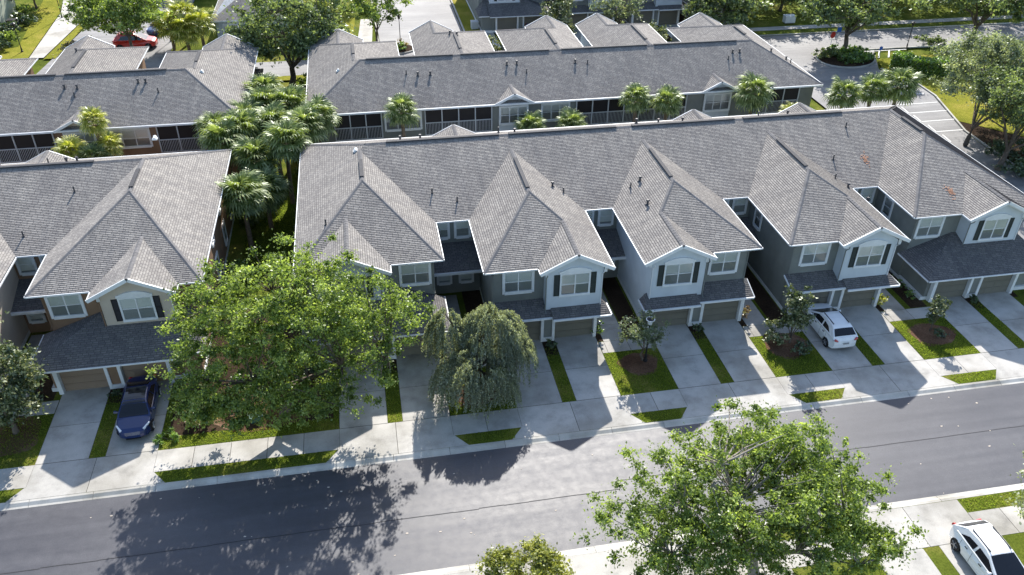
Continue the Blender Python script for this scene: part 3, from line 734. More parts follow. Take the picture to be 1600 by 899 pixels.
    if rear:
        for (kd, a, b) in lidl:
            if kd == 'porch':
                n = max(2, round((b-a)/1.55)); w = (b-a)/n
                o = MB(); o.box(a, b, yr-.02, yr+.03, 2.75, 5.12); o.build('porch_screen', M['screen'], root)
                f = MB()
                for i in range(n+1): f.box(a+i*w-.045, a+i*w+.045, yr+.03, yr+.12, 2.7, 5.2)
                for z in (2.68, 3.78, 5.1): f.box(a, b, yr+.035, yr+.1, z, z+.07)
                nb = int((b-a)/.13)
                f.build('porch_frame', M['alu'], root)
                q = MB()
                for i in range(nb): q.box(a+.06+i*.13, a+.09+i*.13, yr+.05, yr+.08, 2.75, 3.78)
                bo = q.build('baluster', M['alu'], root); bo['kind'] = 'stuff'
            elif kd == 'win':
                window(root, (a+b)/2, yr, 3.45, b-a-.3, 1.35, math.pi, 3, seed=int(abs(a)))
                window(root, (a+b)/2, yr, .8, b-a-.3, 1.3, math.pi, 3, seed=int(abs(a))+1)
            elif kd == 'lanai':
                c = (a+b)/2; lr = MB(); hh = (b-a)/2; dz = .48
                rpoly(lr, [(a,yr+hh),(b,yr+hh),(c,yr)], lambda x, y: 2.75+dz*(yr+hh-y), 'y', .08)
                rpoly(lr, [(a,yr+hh),(c,yr),(a,yr)], lambda x, y: 2.75+dz*(x-a), 'x', .08); rpoly(lr, [(b,yr+hh),(b,yr),(c,yr)], lambda x, y: 2.75+dz*(b-x), 'x', .08)
                lr.build('lanai_roof', [M['shingle'], M['white'], M['ridge']], root)
                wq = MB(); wq.box(a+.25, b-.25, yr, yr+hh-.25, 0, 2.7); wq.build('lanai_screen', M['screen'], root)
    for (a, b) in dorm:
        wb = MB(); tr = MB()
        c = (a+b)/2; zt = EAV+P_*(b-a)/2; y1 = YB+.12; yk = YB-(zt-EAV)/MR
        rpoly(roof, [(a,YB),(a,y1),(c,y1),(c,yk)], lambda x, y: EAV+P_*(x-a), 'x'); rpoly(roof, [(b,y1),(b,YB),(c,yk),(c,y1)], lambda x, y: EAV+P_*(b-x), 'x')
        cap_line(caps, (c,y1,zt), (c,yk,zt))
        yq = YB-.35
        A = [(a+.4,yq,0),(b-.4,yq,0),(b-.4,yq,EAV-.1),(c,yq,zt-.2),(a+.4,yq,EAV-.1)]
        wb.poly(A[::-1]); wb.poly([(a+.4,yq,0),(a+.4,yq,EAV-.1),(a+.4,yq-.3,EAV-.1),(a+.4,yq-.3,0)]); wb.poly([(b-.4,yq,0),(b-.4,yq-.3,0),(b-.4,yq-.3,EAV-.1),(b-.4,yq,EAV-.1)])
        tr.beam((a,y1,EAV-.18),(c,y1,zt-.18),.08,.2); tr.beam((b,y1,EAV-.18),(c,y1,zt-.18),.08,.2)
        window(root, c, yq, 3.4, b-a-1.1, 1.4, math.pi, 3, seed=0)
        flush((('bay_wall', wb, M[pal['bay']]), ('rake_board', tr, M['white'])))
    roof.build('roof', [M['shingle'], M['white'], M['ridge']], root)
    for a_, b_ in caps:
        q = MB(); cap_mesh(q, a_, b_); q.build('ridge_cap', M['ridge'], root)
    for v in rv:
        q = MB(); q.box(*v); q.build('ridge_vent', M['ridge_vent'], root)
    return root
def _roofz(x, y, wings, xl, xr):
    z = min(EAV+MM*(y-YE), EAV+MR*(YB-y), EAV+P_*(x-xl), EAV+P_*(xr-x))
    for k, s, g_, o in wings:
        u = (x-s)*g_; u0, u1 = o.get('u', (-4.25, 5.45) if k == 'end' else (-3.95, 3.95)); yf = 43.3 if k == 'end' else 41.35
        if u0 < u < u1: z = max(z, min(EAV+P_*(u-u0), EAV+P_*(u1-u), EAV+Q_*(y-yf)))
    return z

VF = [(4.0,50.5,'p'),(5.6,49.6,'p'),(2.4,58,'c'),(3.9,58,'c'),(9.8,57.6,'p'),(11.0,57.4,'c'),(20.8,58,'c'),(22.6,58,'c'),(24.6,58,'c'),(31,58,'p'),(33.5,58,'c'),
      (36.3,54.0,'p'),(33.8,50.8,'p'),(-3.1,47.0,'p'),(-.9,55.3,'box'),(12.3,50.0,'c'),(13.0,49.6,'p'),(25.2,48.8,'c'),(27.4,49.8,'c'),(24.2,49.9,'p'),(26.9,47.3,'c'),
      (26.0,52.6,'c'),(33.3,47.5,'c'),(32.8,48.5,'p'),(34.5,46.6,'c'),(18.4,49.4,'c'),(17.7,49.2,'p'),(18.0,46.4,'c')]
VF = [v for v in VF if v[0] not in (25.2, 27.4, 24.2, 26.9, 26.0)]
building('townhouse_row', 'long slate grey townhouse row in the middle with five garage wings and pale gabled bays', (0,0,0), 0, 'grey',
  [('end', .05, -1, dict(u=(-3.85,5.15), j=(-.55,4.35))), ('mid', 10.15, 1, {}), ('mid', 20.1, -1, {}), ('mid', 30.0, 1, {}), ('end', 40.3, 1, {})], -5.1, 45.75,
  lidl=[('porch',0,8),('win',9,12),('porch',13,20),('porch',29,34)], vents=VF, dorm=[(5.2,8.5),(25.4,28.7),(34.9,38.2)])
building('townhouse_row', 'brown townhouse row at left with beige gabled bay and black shutters', (0,0,0), 0, 'brown',
  [('end', -15.9, 1, {}), ('mid', -25.95, 1, {}), ('end', -36.5, -1, {})], -41.95, -10.45,
  lidl=[('porch',-32,-26)], dorm=[(-25.1,-21.8)], vents=[(-19.3,53.0,'p'),(-21.8,49.5,'p'),(-15.1,59.2,'box'),(-26.5,58,'c'),(-25.4,58,'c'),(-22.2,58,'p'),(-21.0,58,'c'),(-20.3,58,'c')])
# rear rows are turned round: local x = -X, local y = 129.15 - Y
building('townhouse_row', 'slate grey townhouse row behind the middle one, its screened upper porches facing the camera', (0,129.15,0), math.pi, 'grey',
  [('end', .2, 1, dict(u=(-4.0,4.7), j=(-.65,4.15))), ('mid', -9.4, 1, {}), ('mid', -18.6, -1, {}), ('mid', -27.6, 1, {}), ('end', -37.4, -1, dict(u=(-4.2,4.5), j=(-2.6,2.2)))], -41.9, 4.9,
  lidl=[('porch',-1.35,2.65),('win',-4.8,-1.6),('porch',-10.95,-5.1),('win',-18.0,-15.4),('porch',-28.9,-18.6),('porch',-39.9,-35.4)],
  vents=[(-6.0,57.9,'c'),(-4.9,57.9,'c'),(-3.9,57.7,'p'),(-13.0,57.2,'c'),(-13.9,57.2,'c'),(-14.6,58.3,'p'),(-19.3,57.4,'c'),(-20.4,57.6,'p'),(-34.6,57.2,'c'),(-35.3,57.2,'c'),(-33.9,58,'p'),(-38.6,57.0,'c'),(-40.2,57.2,'c'),(-40.4,57.8,'p'),(2.0,55.4,'box'),(-9.0,47.5,'c'),(-9.6,48.3,'c')],
  dorm=[(-14.6,-11.2),(-33.6,-30.2)])
building('townhouse_row', 'brown townhouse row at upper left with dark porch screens facing the camera', (0,129.15,0), math.pi, 'brown',
  [('end', 14.7, -1, dict(u=(-4.0,4.7), j=(-.65,4.15))), ('mid', 24.8, 1, {}), ('end', 35.0, 1, {})], 10.0, 40.45,
  lidl=[('porch',12.2,17.0),('win',17.6,21.0),('porch',25.0,34)], vents=[(24.4,57.2,'c'),(23.4,57.3,'c'),(18.6,57.0,'c'),(18.0,57.0,'c'),(16.9,58.2,'p'),(23.5,58.2,'p'),(13.7,55.0,'box'),(26.2,46,'c')],
  dorm=[(21.4,24.6)])
building('townhouse_row', 'far slate townhouse row at top centre, garages facing the second street', (0,62.9,0), 0, 'grey',
  [('end', 20.45, -1, {}), ('mid', 29.6, 1, {}), ('mid', 38.4, 1, {}), ('end', 47.0, 1, dict(u=(-3.9,5.0)))], 15.0, 52.0, rear=False, detail=False)

def simple_house(label, x0, x1, y0, y1, eave, ridge, wall, axis='y', wins=(), loc=(0,0,0), rz=0):
    root = thing('house', label, 'house', loc, rz)
    b = MB(); rf = MB(); tr = MB(); o = .45
    if axis == 'y':
        c = (x0+x1)/2; sl = (ridge-eave)/((x1-x0)/2+o)
        rpoly(rf, [(x0-o,y0-o),(c,y0-o),(c,y1+o),(x0-o,y1+o)], lambda x, y: eave+sl*(x-x0+o), 'x'); rpoly(rf, [(c,y0-o),(x1+o,y0-o),(x1+o,y1+o),(c,y1+o)], lambda x, y: eave+sl*(x1+o-x), 'x')
        b.poly([(x0,y0,0),(x1,y0,0),(x1,y0,eave),(c,y0,ridge-.25),(x0,y0,eave)])
        tr.beam((x0-o,y0-o,eave-.2),(c,y0-o,ridge-.2),.1,.22); tr.beam((x1+o,y0-o,eave-.2),(c,y0-o,ridge-.2),.1,.22)
    else:
        c = (y0+y1)/2; sl = (ridge-eave)/((y1-y0)/2+o)
        hp = (ridge-eave)/.5
        rpoly(rf, [(x0-o,y0-o),(x1+o,y0-o),(x1+o-hp,c),(x0-o+hp,c)], lambda x, y: eave+sl*(y-y0+o), 'y'); rpoly(rf, [(x0-o+hp,c),(x1+o-hp,c),(x1+o,y1+o),(x0-o,y1+o)], lambda x, y: eave+sl*(y1+o-y), 'y')
        rpoly(rf, [(x0-o,y0-o),(x0-o+hp,c),(x0-o,y1+o)], lambda x, y: eave+.5*(x-x0+o), 'x'); rpoly(rf, [(x1+o,y0-o),(x1+o,y1+o),(x1+o-hp,c)], lambda x, y: eave+.5*(x1+o-x), 'x')
    tr.beam((x0-o,y0-o,eave-.16),(x0-o,y1+o,eave-.16),.1,.15); tr.beam((x1+o,y0-o,eave-.16),(x1+o,y1+o,eave-.16),.1,.15)
    if axis != 'y': tr.beam((x0-o,y0-o,eave-.16),(x1+o,y0-o,eave-.16),.1,.15)
    b.box(x0, x1, y0+.01, y1, 0, eave)
    b.build('wall', M[wall], root); rf.build('roof', [M['shingle'], M['white'], M['ridge']], root); tr.build('fascia', M['white'], root)
    for (x, y, z, w, h, r) in wins: window(root, x, y, z, w, h, r, 1 if w > 1.2 else 0, seed=2)
    return root
simple_house('cream stucco house at the top left corner behind a hedge bed', -58, -44.2, 100, 122, 5.6, 8.0, 'cream', 'x', [(-44.2,105,3.3,.9,1.6,math.pi/2),(-44.2,112,3.2,.9,1.6,math.pi/2),(-44.2,110,.6,.9,1.6,math.pi/2)])
simple_house('gabled pale blue house behind the dark oak, white eaves, small window', -16.6, -7.0, 104.5, 122, 2.9, 6.4, 'pale', 'x', [(-14.9,104.5,1.0,1.6,1.2,0)])
simple_house('house with grey roof at the top edge left of the yellow palms', -33, -9, 128, 142, 4.4, 8.0, 'pale', 'x', [(-20,128,1.2,1.6,1.3,0)])

# ------------------------------------------------------------------ VEGETATION
def quads_mesh(name, C, T, B, L, Wd, tint, mat, bend=.18):
    """leaf cards as bent kites: centre C, long axis T, side axis B"""
    n = len(C); N = np.cross(T, B)
    P = np.empty((n, 4, 3), np.float32)
    P[:,0] = C-T*L[:,None]*.5; P[:,2] = C+T*L[:,None]*.5
    P[:,1] = C+B*Wd[:,None]*.5-N*(Wd*bend)[:,None]-T*(L*.06)[:,None]; P[:,3] = C-B*Wd[:,None]*.5-N*(Wd*bend)[:,None]-T*(L*.06)[:,None]
    me = bpy.data.meshes.new(name); me.vertices.add(n*4); me.vertices.foreach_set('co', P.ravel())
    me.loops.add(n*4); me.loops.foreach_set('vertex_index', np.arange(n*4, dtype=np.int32))
    me.polygons.add(n); me.polygons.foreach_set('loop_start', np.arange(0, n*4, 4, dtype=np.int32)); me.polygons.foreach_set('loop_total', np.full(n, 4, np.int32))
    me.update(calc_edges=True)
    at = me.attributes.new('tint', 'FLOAT', 'FACE'); at.data.foreach_set('value', tint.astype(np.float32))
    me.materials.append(mat); return me
def unit(v): return v/np.maximum(np.linalg.norm(v, axis=1), 1e-6)[:,None]
def crown(rg, c, R, ncl, nleaf, size, mat, flat=.6, rc=None, up=.5, hollow=.45, aspect=.6, lobes=.25):
    d = unit(rg.normal(size=(ncl, 3))); r = hollow+(1-hollow)*rg.random(ncl)**.6
    ph = rg.random((3, 3))*6.3
    lob = 1+lobes*(np.sin(d[:,0]*4+ph[0,0])*np.sin(d[:,1]*5+ph[0,1])+.6*np.sin(d[:,2]*6+ph[0,2]))
    cl = d*r[:,None]*lob[:,None]*np.array(R)
    cl[:,2] *= np.where(cl[:,2] < 0, .75, 1)
    cl += np.array(c)
    rc = rc or (min(R)*.26)
    w = rg.random(ncl)**1.3*.9+.35; idx = rg.choice(ncl, nleaf, p=w/w.sum())
    rr = rc*(.55+.8*rg.random(ncl))[idx]
    off = unit(rg.normal(size=(nleaf, 3)))*np.minimum(np.abs(rg.normal(size=nleaf))*.62, 1.7)[:,None]*rr[:,None]; off[:,2] *= flat
    C = cl[idx]+off
    T = unit(rg.normal(size=(nleaf, 3))+off/rr[:,None]*.9-np.array([0,0,.25])); N = unit(rg.normal(size=(nleaf, 3))*.8+np.array([0,0,up])+off/rr[:,None]*.5)
    B = unit(np.cross(N, T)); L = size*(.65+.7*rg.random(nleaf)); Wd = L*aspect
    tint = np.clip(.47+.24*rg.normal(size=ncl)[idx]+.17*rg.normal(size=nleaf), 0, 1)
    if mat is None: return (C, T, B, L, Wd, tint), cl
    return quads_mesh('crown', C, T, B, L, Wd, tint, mat), cl
def limb_mesh(rg, base, c, cl, r0, fork, nl, matname):
    mb = MB(); base = Vector(base); top = Vector((base.x+(c[0]-base.x)*.3, base.y+(c[1]-base.y)*.3, fork))
    mb.tube([base+Vector((0,0,-.2)), base+Vector((0,0,.15)), base.lerp(top,.5)+Vector((rg.normal()*.08, rg.normal()*.08, 0)), top], [r0*1.5, r0*1.1, r0*.9, r0*.8], 9)
    k = min(nl, len(cl)); sel = rg.choice(len(cl), k, replace=False)
    mains = []
    for i, j in enumerate(sel):
        e = Vector(cl[j])
        if i < 7 or not mains:
            mid = top.lerp(e, .45)+Vector((rg.normal()*.25, rg.normal()*.25, .25+abs(rg.normal())*.2))
            mid *= 1; e2 = top.lerp(e, .9); mb.tube([top-Vector((0,0,.1)), mid, e2], [r0*.5, r0*.32, r0*.1], 6, cap=False); mains.append((mid, e2))
        else:
            s = min((m_ for mm in mains for m_ in mm), key=lambda q: (q-e).length)
            mid = s.lerp(e, .5)+Vector((rg.normal()*.12, rg.normal()*.12, .1)); mb.tube([s, mid, e], [r0*.2, r0*.12, r0*.04], 4, cap=False)
    return mb.mesh('trunk', M[matname], True)
def tree(label, base, c, R, nleaf, size, mat, seed, extra=(), ncl=None, r0=.2, fork=1.6, nl=40, group=None, name='tree', cat='tree', bark='bark', **kw):
    rg = np.random.default_rng(seed); ncl = ncl or max(12, int(nleaf/160))
    root = thing(name, label, cat, (base[0], base[1], 0), 0, group)
    lc = (c[0]-base[0], c[1]-base[1], c[2])
    parts = [(lc, R, 1.0)]+[((e[0]-base[0], e[1]-base[1], e[2]), e[3], e[4]) for e in extra]; tot = sum(p[2] for p in parts); CC = []; cl = []
    for c_, R_, w_ in parts:
        a_, b_ = crown(rg, c_, R_, max(6, int(ncl*w_/tot)), int(nleaf*w_/tot), size, None, **kw); CC.append(a_); cl.append(b_)
    cl = np.concatenate(cl); a_ = [np.concatenate([q[i] for q in CC]) for i in range(6)]
    me = quads_mesh('foliage', *a_, M[mat]); link('foliage', me, root)
    if r0: link('trunk', limb_mesh(rg, (0,0,0), lc, cl, r0, fork, nl, bark), root)
    return root
def weeping(label, base, tops, seed, mat):
    rg = np.random.default_rng(seed); root = thing('weeping_tree', label, 'tree', (base[0], base[1], 0))
    Cs, Ts, Tn = [], [], []; mb = MB()
    mb.tube([(0,0,-.2),(.05,0,.6),(0,.05,1.5)], [.17,.12,.1], 8)
    for (tx, ty, tz, R, n) in tops:
        mb.tube([(0,.05,1.4),((tx)*.5,(ty)*.5,tz*.65),(tx,ty,tz*.93)], [.09,.07,.03], 6, cap=False)
        nt_ = max(8, n//11); ta = rg.random(nt_)*6.283; tr_ = .2+.85*rg.random(nt_)**.6; tl = .45+.8*rg.random(nt_)
        for i in range(n):
            q_ = rg.integers(nt_); a = ta[q_]+.13*rg.normal()/max(.3, tr_[q_]); rr = R*(tr_[q_]+.06*rg.normal()); zt = tz-(rr/R)**2*tz*.22-rg.random()*.5+.15*math.sin(a*5)
            ln = (.5+.35*rg.random())*1.5*tl[q_]*tz*.42*(.5+.5*min(1, rr/R)); m_ = int(ln/.035)
            t = np.linspace(0, 1, m_)[:,None]; s0 = np.array([tx, ty, zt])+np.array([math.cos(a), math.sin(a), 0])*rr*.72
            dr = np.array([math.cos(a+.3*rg.normal()), math.sin(a), 0])*rr*.42
            p = s0+dr*np.sqrt(t)+np.array([0,0,-1])*ln*t**1.35+np.array([0,0,.18])*np.sin(t*3)
            p += rg.normal(size=p.shape)*.035; ok = p[:,2] > .12; p = p[ok]
            Cs.append(p); tt = np.tile(np.array([[.15*math.cos(a), .15*math.sin(a), -1.]]), (len(p), 1))+rg.normal(size=p.shape)*.45; Ts.append(unit(tt)); Tn.append(np.full(len(p), rg.normal()*.16))
    C = np.concatenate(Cs); T = np.concatenate(Ts); n = len(C); B = unit(np.cross(T, unit(rg.normal(size=(n,3))+np.array([0,-.3,.6]))))
    tint = np.clip(.5+np.concatenate(Tn)+.15*rg.normal(size=n), 0, 1); L = .13*(.7+.6*rg.random(n))
    link('foliage', quads_mesh('foliage', C, T, B, L, L*.42, tint, M[mat]), root); link('trunk', mb.mesh('trunk', M['bark'], True), root)
    return root

# palms
def frond_mesh(seed, mat, L=1.25):
    def mk():
        rg = random.Random(seed); mb = MB(); tn = []
        mb.tube([(0,0,0),(L*.35,0,.10),(L*.62,0,.05)], [.022,.016,.01], 3, cap=False); tn += [.35]*len(mb.f)
        n = 17; cx = L*.58
        for i in range(n):
            a = (i/(n-1)-.5)*2*2.05; l = L*.62*(1-.28*abs(a)/2.05)*(.9+.2*rg.random()); w = .052
            dx, dy = math.cos(a), math.sin(a); px_, py_ = -dy*w, dx*w
            z1 = .05-.05*abs(a); z2 = z1-l*(.10+.14*rg.random()); z3 = z2-l*(.16+.22*rg.random())
            p0 = (cx,0,.05); A = (cx+dx*l*.5+px_,dy*l*.5+py_,z1-.02); B = (cx+dx*l*.5-px_,dy*l*.5-py_,z1-.02)
            C_ = (cx+dx*l*.83+px_*.6,dy*l*.83+py_*.6,z2); D = (cx+dx*l*.83-px_*.6,dy*l*.83-py_*.6,z2); E_ = (cx+dx*l*.98,dy*l*.98,z3)
            mb.poly([p0,B,A]); mb.poly([A,B,D,C_]); mb.poly([C_,D,E_]); tv = min(1,max(0,.5+.22*rg.gauss(0,1))); tn += [tv*.8, tv, min(1,tv+.25)]
        me = mb.mesh('frond', M[mat]); at = me.attributes.new('tint', 'FLOAT', 'FACE'); at.data.foreach_set('value', tn); return me
    return cached(('frond', seed, mat), mk)
def palm(label, x, y, h, seed, n=30, k=1.0, lean=(0,0), mat='frond', group='cabbage palms between the rows'):
    rg = random.Random(seed); root = thing('palm_tree', label, 'palm tree', (x, y, 0), 0, group)
    mb = MB(); pts = []; rads = []
    m_ = max(4, int(h/.5))
    for i in range(m_+1):
        t = i/m_; pts.append((lean[0]*t*t, lean[1]*t*t, h*t-.1)); rads.append((.19-.05*t)*(1.0+.10*(i % 2))+(.06 if t > .85 else 0))
    mb.tube(pts, rads, 9)
    for i in range(16):     # boots under the crown
        a = i*2.4; z = h-.9+i*.055; mb.beam((lean[0]+.12*math.cos(a),lean[1]+.12*math.sin(a),z),(lean[0]+.36*math.cos(a),lean[1]+.36*math.sin(a),z+.28),.07,.04)
    mb.build('trunk', M['palmbark'], root)
    for i in range(n):
        t = (i+.5)/n; el = math.radians(80-118*t**.9+rg.uniform(-9,9)); a = i*2.39996+rg.uniform(-.2,.2)
        o = link('frond', frond_mesh((seed+i) % 5, mat), root, (lean[0], lean[1], h+.05+.25*(1-t)))
        o.rotation_euler = (rg.uniform(-.35,.35), -el, a); s = k*rg.uniform(.85,1.15)*(1.0 if t > .15 else .75); o.scale = (s, s, s)
    return root

def shrub(label, x, y, rx, ry, h, nleaf, size, mat, seed, group=None, name='shrub', cat='shrub', **kw):
    rg = np.random.default_rng(seed); root = thing(name, label, cat, (x, y, 0), 0, group)
    me, cl = crown(rg, (0,0,h*.5), (rx, ry, h*.52), max(8, nleaf//60), nleaf, size, M[mat], rc=min(rx,ry,h)*.32, hollow=.35, **kw)
    link('foliage', me, root)
    mb = MB()
    for j in range(4):
        e = cl[j % len(cl)]; mb.tube([(0,0,-.05),(e[0]*.4,e[1]*.4,e[2]*.5),tuple(e)], [.03,.022,.01], 4, cap=False)
    mb.build('stem', M['bark'], root)
    return root

tree('big bright green oak overhanging driveways between the brown row and the middle row', (-6.1,36.6), (-4.9,38.0,7.2), (4.9,3.8,2.7), 110000, .152, 'oak', 11,
     extra=((-8.6,36.0,4.3,(3.4,2.7,2.4),.5),(-3.0,35.4,3.6,(3.6,2.5,2.2),.45),(-.9,37.2,6.0,(3.4,3.0,2.5),.5),(-9.4,38.4,6.0,(2.5,2.4,2.0),.3),(-7.0,34.8,2.6,(3.6,1.5,1.5),.3),(-9.9,35.6,2.5,(1.7,1.3,1.4),.16),(-5.2,36.0,6.0,(3.4,2.8,2.2),.3)), ncl=760, r0=.3, fork=2.0, nl=170, rc=.52, hollow=.4, lobes=.3)
weeping('weeping grey green tree with two drooping domes in front of the second garage pair', (5.1,37.2), [(.9,.6,5.3,1.95,640),(-.2,-1.2,3.7,2.0,620),(-1.7,.9,5.4,1.1,250),(2.0,-.3,4.1,1.3,260),(-1.4,-.7,2.7,1.3,260),(.9,-1.9,2.4,1.3,240)], 5, 'weep')
tree('big spreading oak in the near foreground across the street, its pale limbs showing', (15.6,21.3), (14.6,22.7,5.8), (5.6,3.6,2.2), 105000, .138, 'oak', 23,
     extra=((10.6,21.9,4.8,(2.8,2.4,1.7),.28),(12.4,20.6,3.9,(3.4,2.0,1.8),.3),(18.3,21.6,4.6,(3.0,2.6,1.9),.35),(17.6,20.3,3.8,(3.4,2.0,1.7),.3),(16.2,24.0,5.4,(3.2,2.4,1.8),.3),(20.0,20.4,3.2,(2.0,1.4,1.2),.12)), ncl=720, r0=.3, fork=2.0, nl=200, rc=.46, hollow=.35, lobes=.25, bark='palebark')
tree('rounded yellowish green treetop at the bottom edge beside the concrete verge', (5.0,21.0), (4.8,21.8,2.2), (2.1,1.7,1.9), 26000, .14, 'olive', 31, ncl=190, r0=.12, fork=.7, nl=20, rc=.36, lobes=.1)
tree('dark glossy magnolia at the left edge of the photo beside the brown row driveway', (-20.7,37.8), (-20.5,38.0,3.9), (2.0,1.9,3.3), 15000, .2, 'magnolia', 41, ncl=120, r0=.15, fork=1.0, nl=20, rc=.55, hollow=.5)
tree('sparse small tree with bronze tinged leaves around the black lamp post', (15.6,38.0), (15.6,38.0,2.3), (1.6,1.35,1.2), 4200, .13, 'sage', 51, ncl=60, r0=.07, fork=.9, nl=40, rc=.32, hollow=.3)
tree('dark young magnolia on the lawn left of the white crossover', (25.5,38.1), (25.5,38.1,2.5), (.75,.75,1.9), 4200, .17, 'magnolia', 61, ncl=50, r0=.07, fork=.6, nl=14, rc=.32)
shrub('low round shrub at the foot of the young magnolia', 24.5, 38.3, .75, .7, 1.6, 1600, .16, 'magnolia', 62)
shrub('grey round shrub in front of the young magnolia', 25.7, 37.0, .65, .6, .75, 1200, .12, 'shrubd', 63)
tree('small slim magnolia in the mulch circle before the right end unit', (35.2,37.7), (35.25,37.7,1.85), (.5,.5,1.35), 1500, .17, 'magnolia', 71, ncl=26, r0=.05, fork=.5, nl=10, rc=.26)
shrub('round leafless looking mulch shrub under the slim magnolia', 35.5, 37.1, .5, .45, .5, 700, .1, 'shrubd', 72)
tree('loose grey green tree at the right edge beside the near white car', (31.0,21.0), (30.6,21.8,3.0), (2.3,2.0,2.3), 9000, .16, 'sage', 81, ncl=80, r0=.12, fork=1.2, nl=30, rc=.5, hollow=.3)
shrub('clump of low shrubs beneath the foreground oak', 14.2, 20.6, 1.6, .8, .7, 2500, .15, 'hedge', 82)
shrub('red brown low shrubs beneath the big left oak', -8.6, 37.2, 1.6, .8, .6, 1800, .14, 'redleaf', 83)
shrub('green ground shrubs at the trunk of the big left oak', -4.6, 37.6, 1.4, 1.0, .8, 2400, .14, 'shrubd', 84)
shrub('spiky grass clump beside the blue car driveway', -12.3, 35.8, .7, .5, .45, 900, .25, 'hedge', 85, aspect=.15)
for i, (x, y, rx, h) in enumerate([(-10.6,38.6,1.2,.9),(-8.2,39.4,1.3,1.0),(-10.9,36.9,.9,.7),(-3.9,39.4,1.2,1.1),(-6.2,39.8,1.1,1.0)]):
    shrub('foundation shrub behind the big left oak, '+('in front of the small side roof','middle one','nearest the blue car','by the end garage of the middle row','at the passage lawn')[i], x, y, rx, rx*.8, h, 1500, .15, ('oakd','hedge','redleaf','shrubd','oak')[i], 350+i)
for i, (x, y) in enumerate([(-9.6,59.6),(-5.4,58.6),(-9.8,51.6),(-5.5,66.4)]):
    shrub('understorey shrub in the gap between the rows, '+('by the brown wall','by the grey wall','nearest the big oak','beneath the rear palms')[i], x, y, 1.0, 1.2, 1.2, 1500, .17, ('oakd','shrubd','hedge','oakd')[i], 360+i)
SH = [(13.5,41.0,.42,.5,1.1,'hedge','pointed green shrub at the right corner of the second garage pair'),
      (23.6,41.1,.45,.5,1.1,'redleaf','bronze shrub at the right corner of the third garage pair'),
      (33.55,41.0,.5,.5,.9,'yellowleaf','bright yellow shrub at the corner of the fourth garage pair'),
      (10.2,40.2,.4,.35,.6,'shrubd','small dark shrub between the second pair of garages'),
      (20.0,40.2,.4,.35,.6,'shrubd','small dark shrub between the third pair of garages'),
      (40.2,40.2,.4,.35,.5,'shrubd','small dark shrub between the right end garages'),
      (-15.9,40.1,.35,.3,.35,'shrubd','tiny shrub between the brown row garages'),
      (3.6,37.3,.5,.6,.9,'yellowleaf','pale yellow green shrub left of the weeping tree'),
      (3.3,40.9,.4,.5,1.0,'hedge','narrow shrub beside the first garage pair'),
      (29.9,40.3,.25,.25,.4,'redleaf','small reddish shrub between the nose of the crossover and a pillar'),
      (-20.5,40.6,.6,.5,.7,'shrubd','dark shrub beside the left brown pillar')]
for i, (x, y, rx, ry, h, mt, lb) in enumerate(SH): shrub(lb, x, y, rx, ry, h, 900, .11, mt, 100+i)
for i, t in enumerate(('nearest the walkway corner', 'second from the corner', 'third from the corner', 'deepest along the wall')):
    shrub('low green shrub along the right end unit side wall, '+t, 36.1-.1*i, 41.5+1.1*i, .38, .5, .6, 700, .1, 'hedge', 130+i, group='shrubs along the right end side wall')
# palms: gap cluster
PC = [(-10.0,69.4,4.4,'palm between the rear roofs at the left of the cluster',(0,0)),(-8.0,58.4,3.2,'short palm under the others on the gap lawn',(0,0)),(-8.6,72.0,4.6,'tall palm at the back of the gap cluster, left',(0,0)),(-6.4,71.0,4.8,'tall palm at the back of the gap cluster, right',(0,0)),
      (-11.2,64.0,5.0,'palm at the left of the cluster brushing the brown rear row',(0,0)),(-9.9,65.5,5.0,'palm in the middle left of the cluster',(0,0)),
      (-4.9,64.6,5.4,'full crowned palm at the right of the cluster beside the grey porch',(0,0)),(-6.5,62.2,5.6,'tallest palm with a bare grey trunk in the gap',(.3,-.6)),
      (-8.7,61.5,4.4,'palm with brown dead boots in the gap lawn',(.1,0)),(-9.3,55.6,4.4,'nearest palm in the gap, beside the brown side wall',(0,0)),
      (-3.9,66.2,5.4,'palm behind the full crowned one by the grey porch',(0,0)),(-8.8,75.0,4.6,'farthest palm of the gap cluster under the dark oak',(0,0)),
      (-7.6,66.8,4.9,'palm in the heart of the gap cluster',(0,0)),(-12.2,67.2,4.4,'palm against the brown rear porch at its right end',(0,0))]
for i, (x, y, h, lb, ln) in enumerate(PC): palm(lb, x, y, h, 7+i*3, 46, 1.38, ln, group='palms crowded in the gap between the rows')
PR = [(3.05,66.0,5.7,'lone tall palm before the white window of the grey rear row',1.15,'frond'),(13.9,65.6,3.6,'short palm behind the ridge, left of a pair',1.15,'frond'),
      (17.6,65.4,3.7,'short palm behind the ridge, right of a pair',1.15,'frond'),(23.3,65.6,5.7,'tall palm left of the right hand rear pair',1.1,'frond'),
      (26.1,65.4,5.3,'tall palm right of the right hand rear pair',1.1,'frond'),(25.6,63.8,2.9,'low yellowing palm under the rear pair',.9,'frondy'),
      (34.2,65.6,5.6,'bushy palm before the right rear dormer window',1.35,'frond'),(37.6,64.5,3.8,'low yellowish palm near the right rear corner',.9,'frondy'),
      (43.0,65.4,5.0,'left palm of the three by the parking lot',1.25,'frond'),(45.9,65.6,5.2,'middle palm of the three by the parking lot',1.15,'frond'),
      (48.6,65.8,5.4,'right palm of the three by the parking lot, widest crown',1.4,'frond'),
      (-21.0,66.0,6.4,'tall palm before the brown rear row with dead hanging fronds',.9,'frondy'),(-23.0,65.0,4.3,'low yellow green palm before the brown rear dormer',1.05,'frondy'),
      (-21.3,64.4,3.9,'low dark palm beside the brown rear dormer',1.0,'frond'),(-20.2,65.6,4.5,'short palm right of the brown rear dormer',.8,'frondy')]
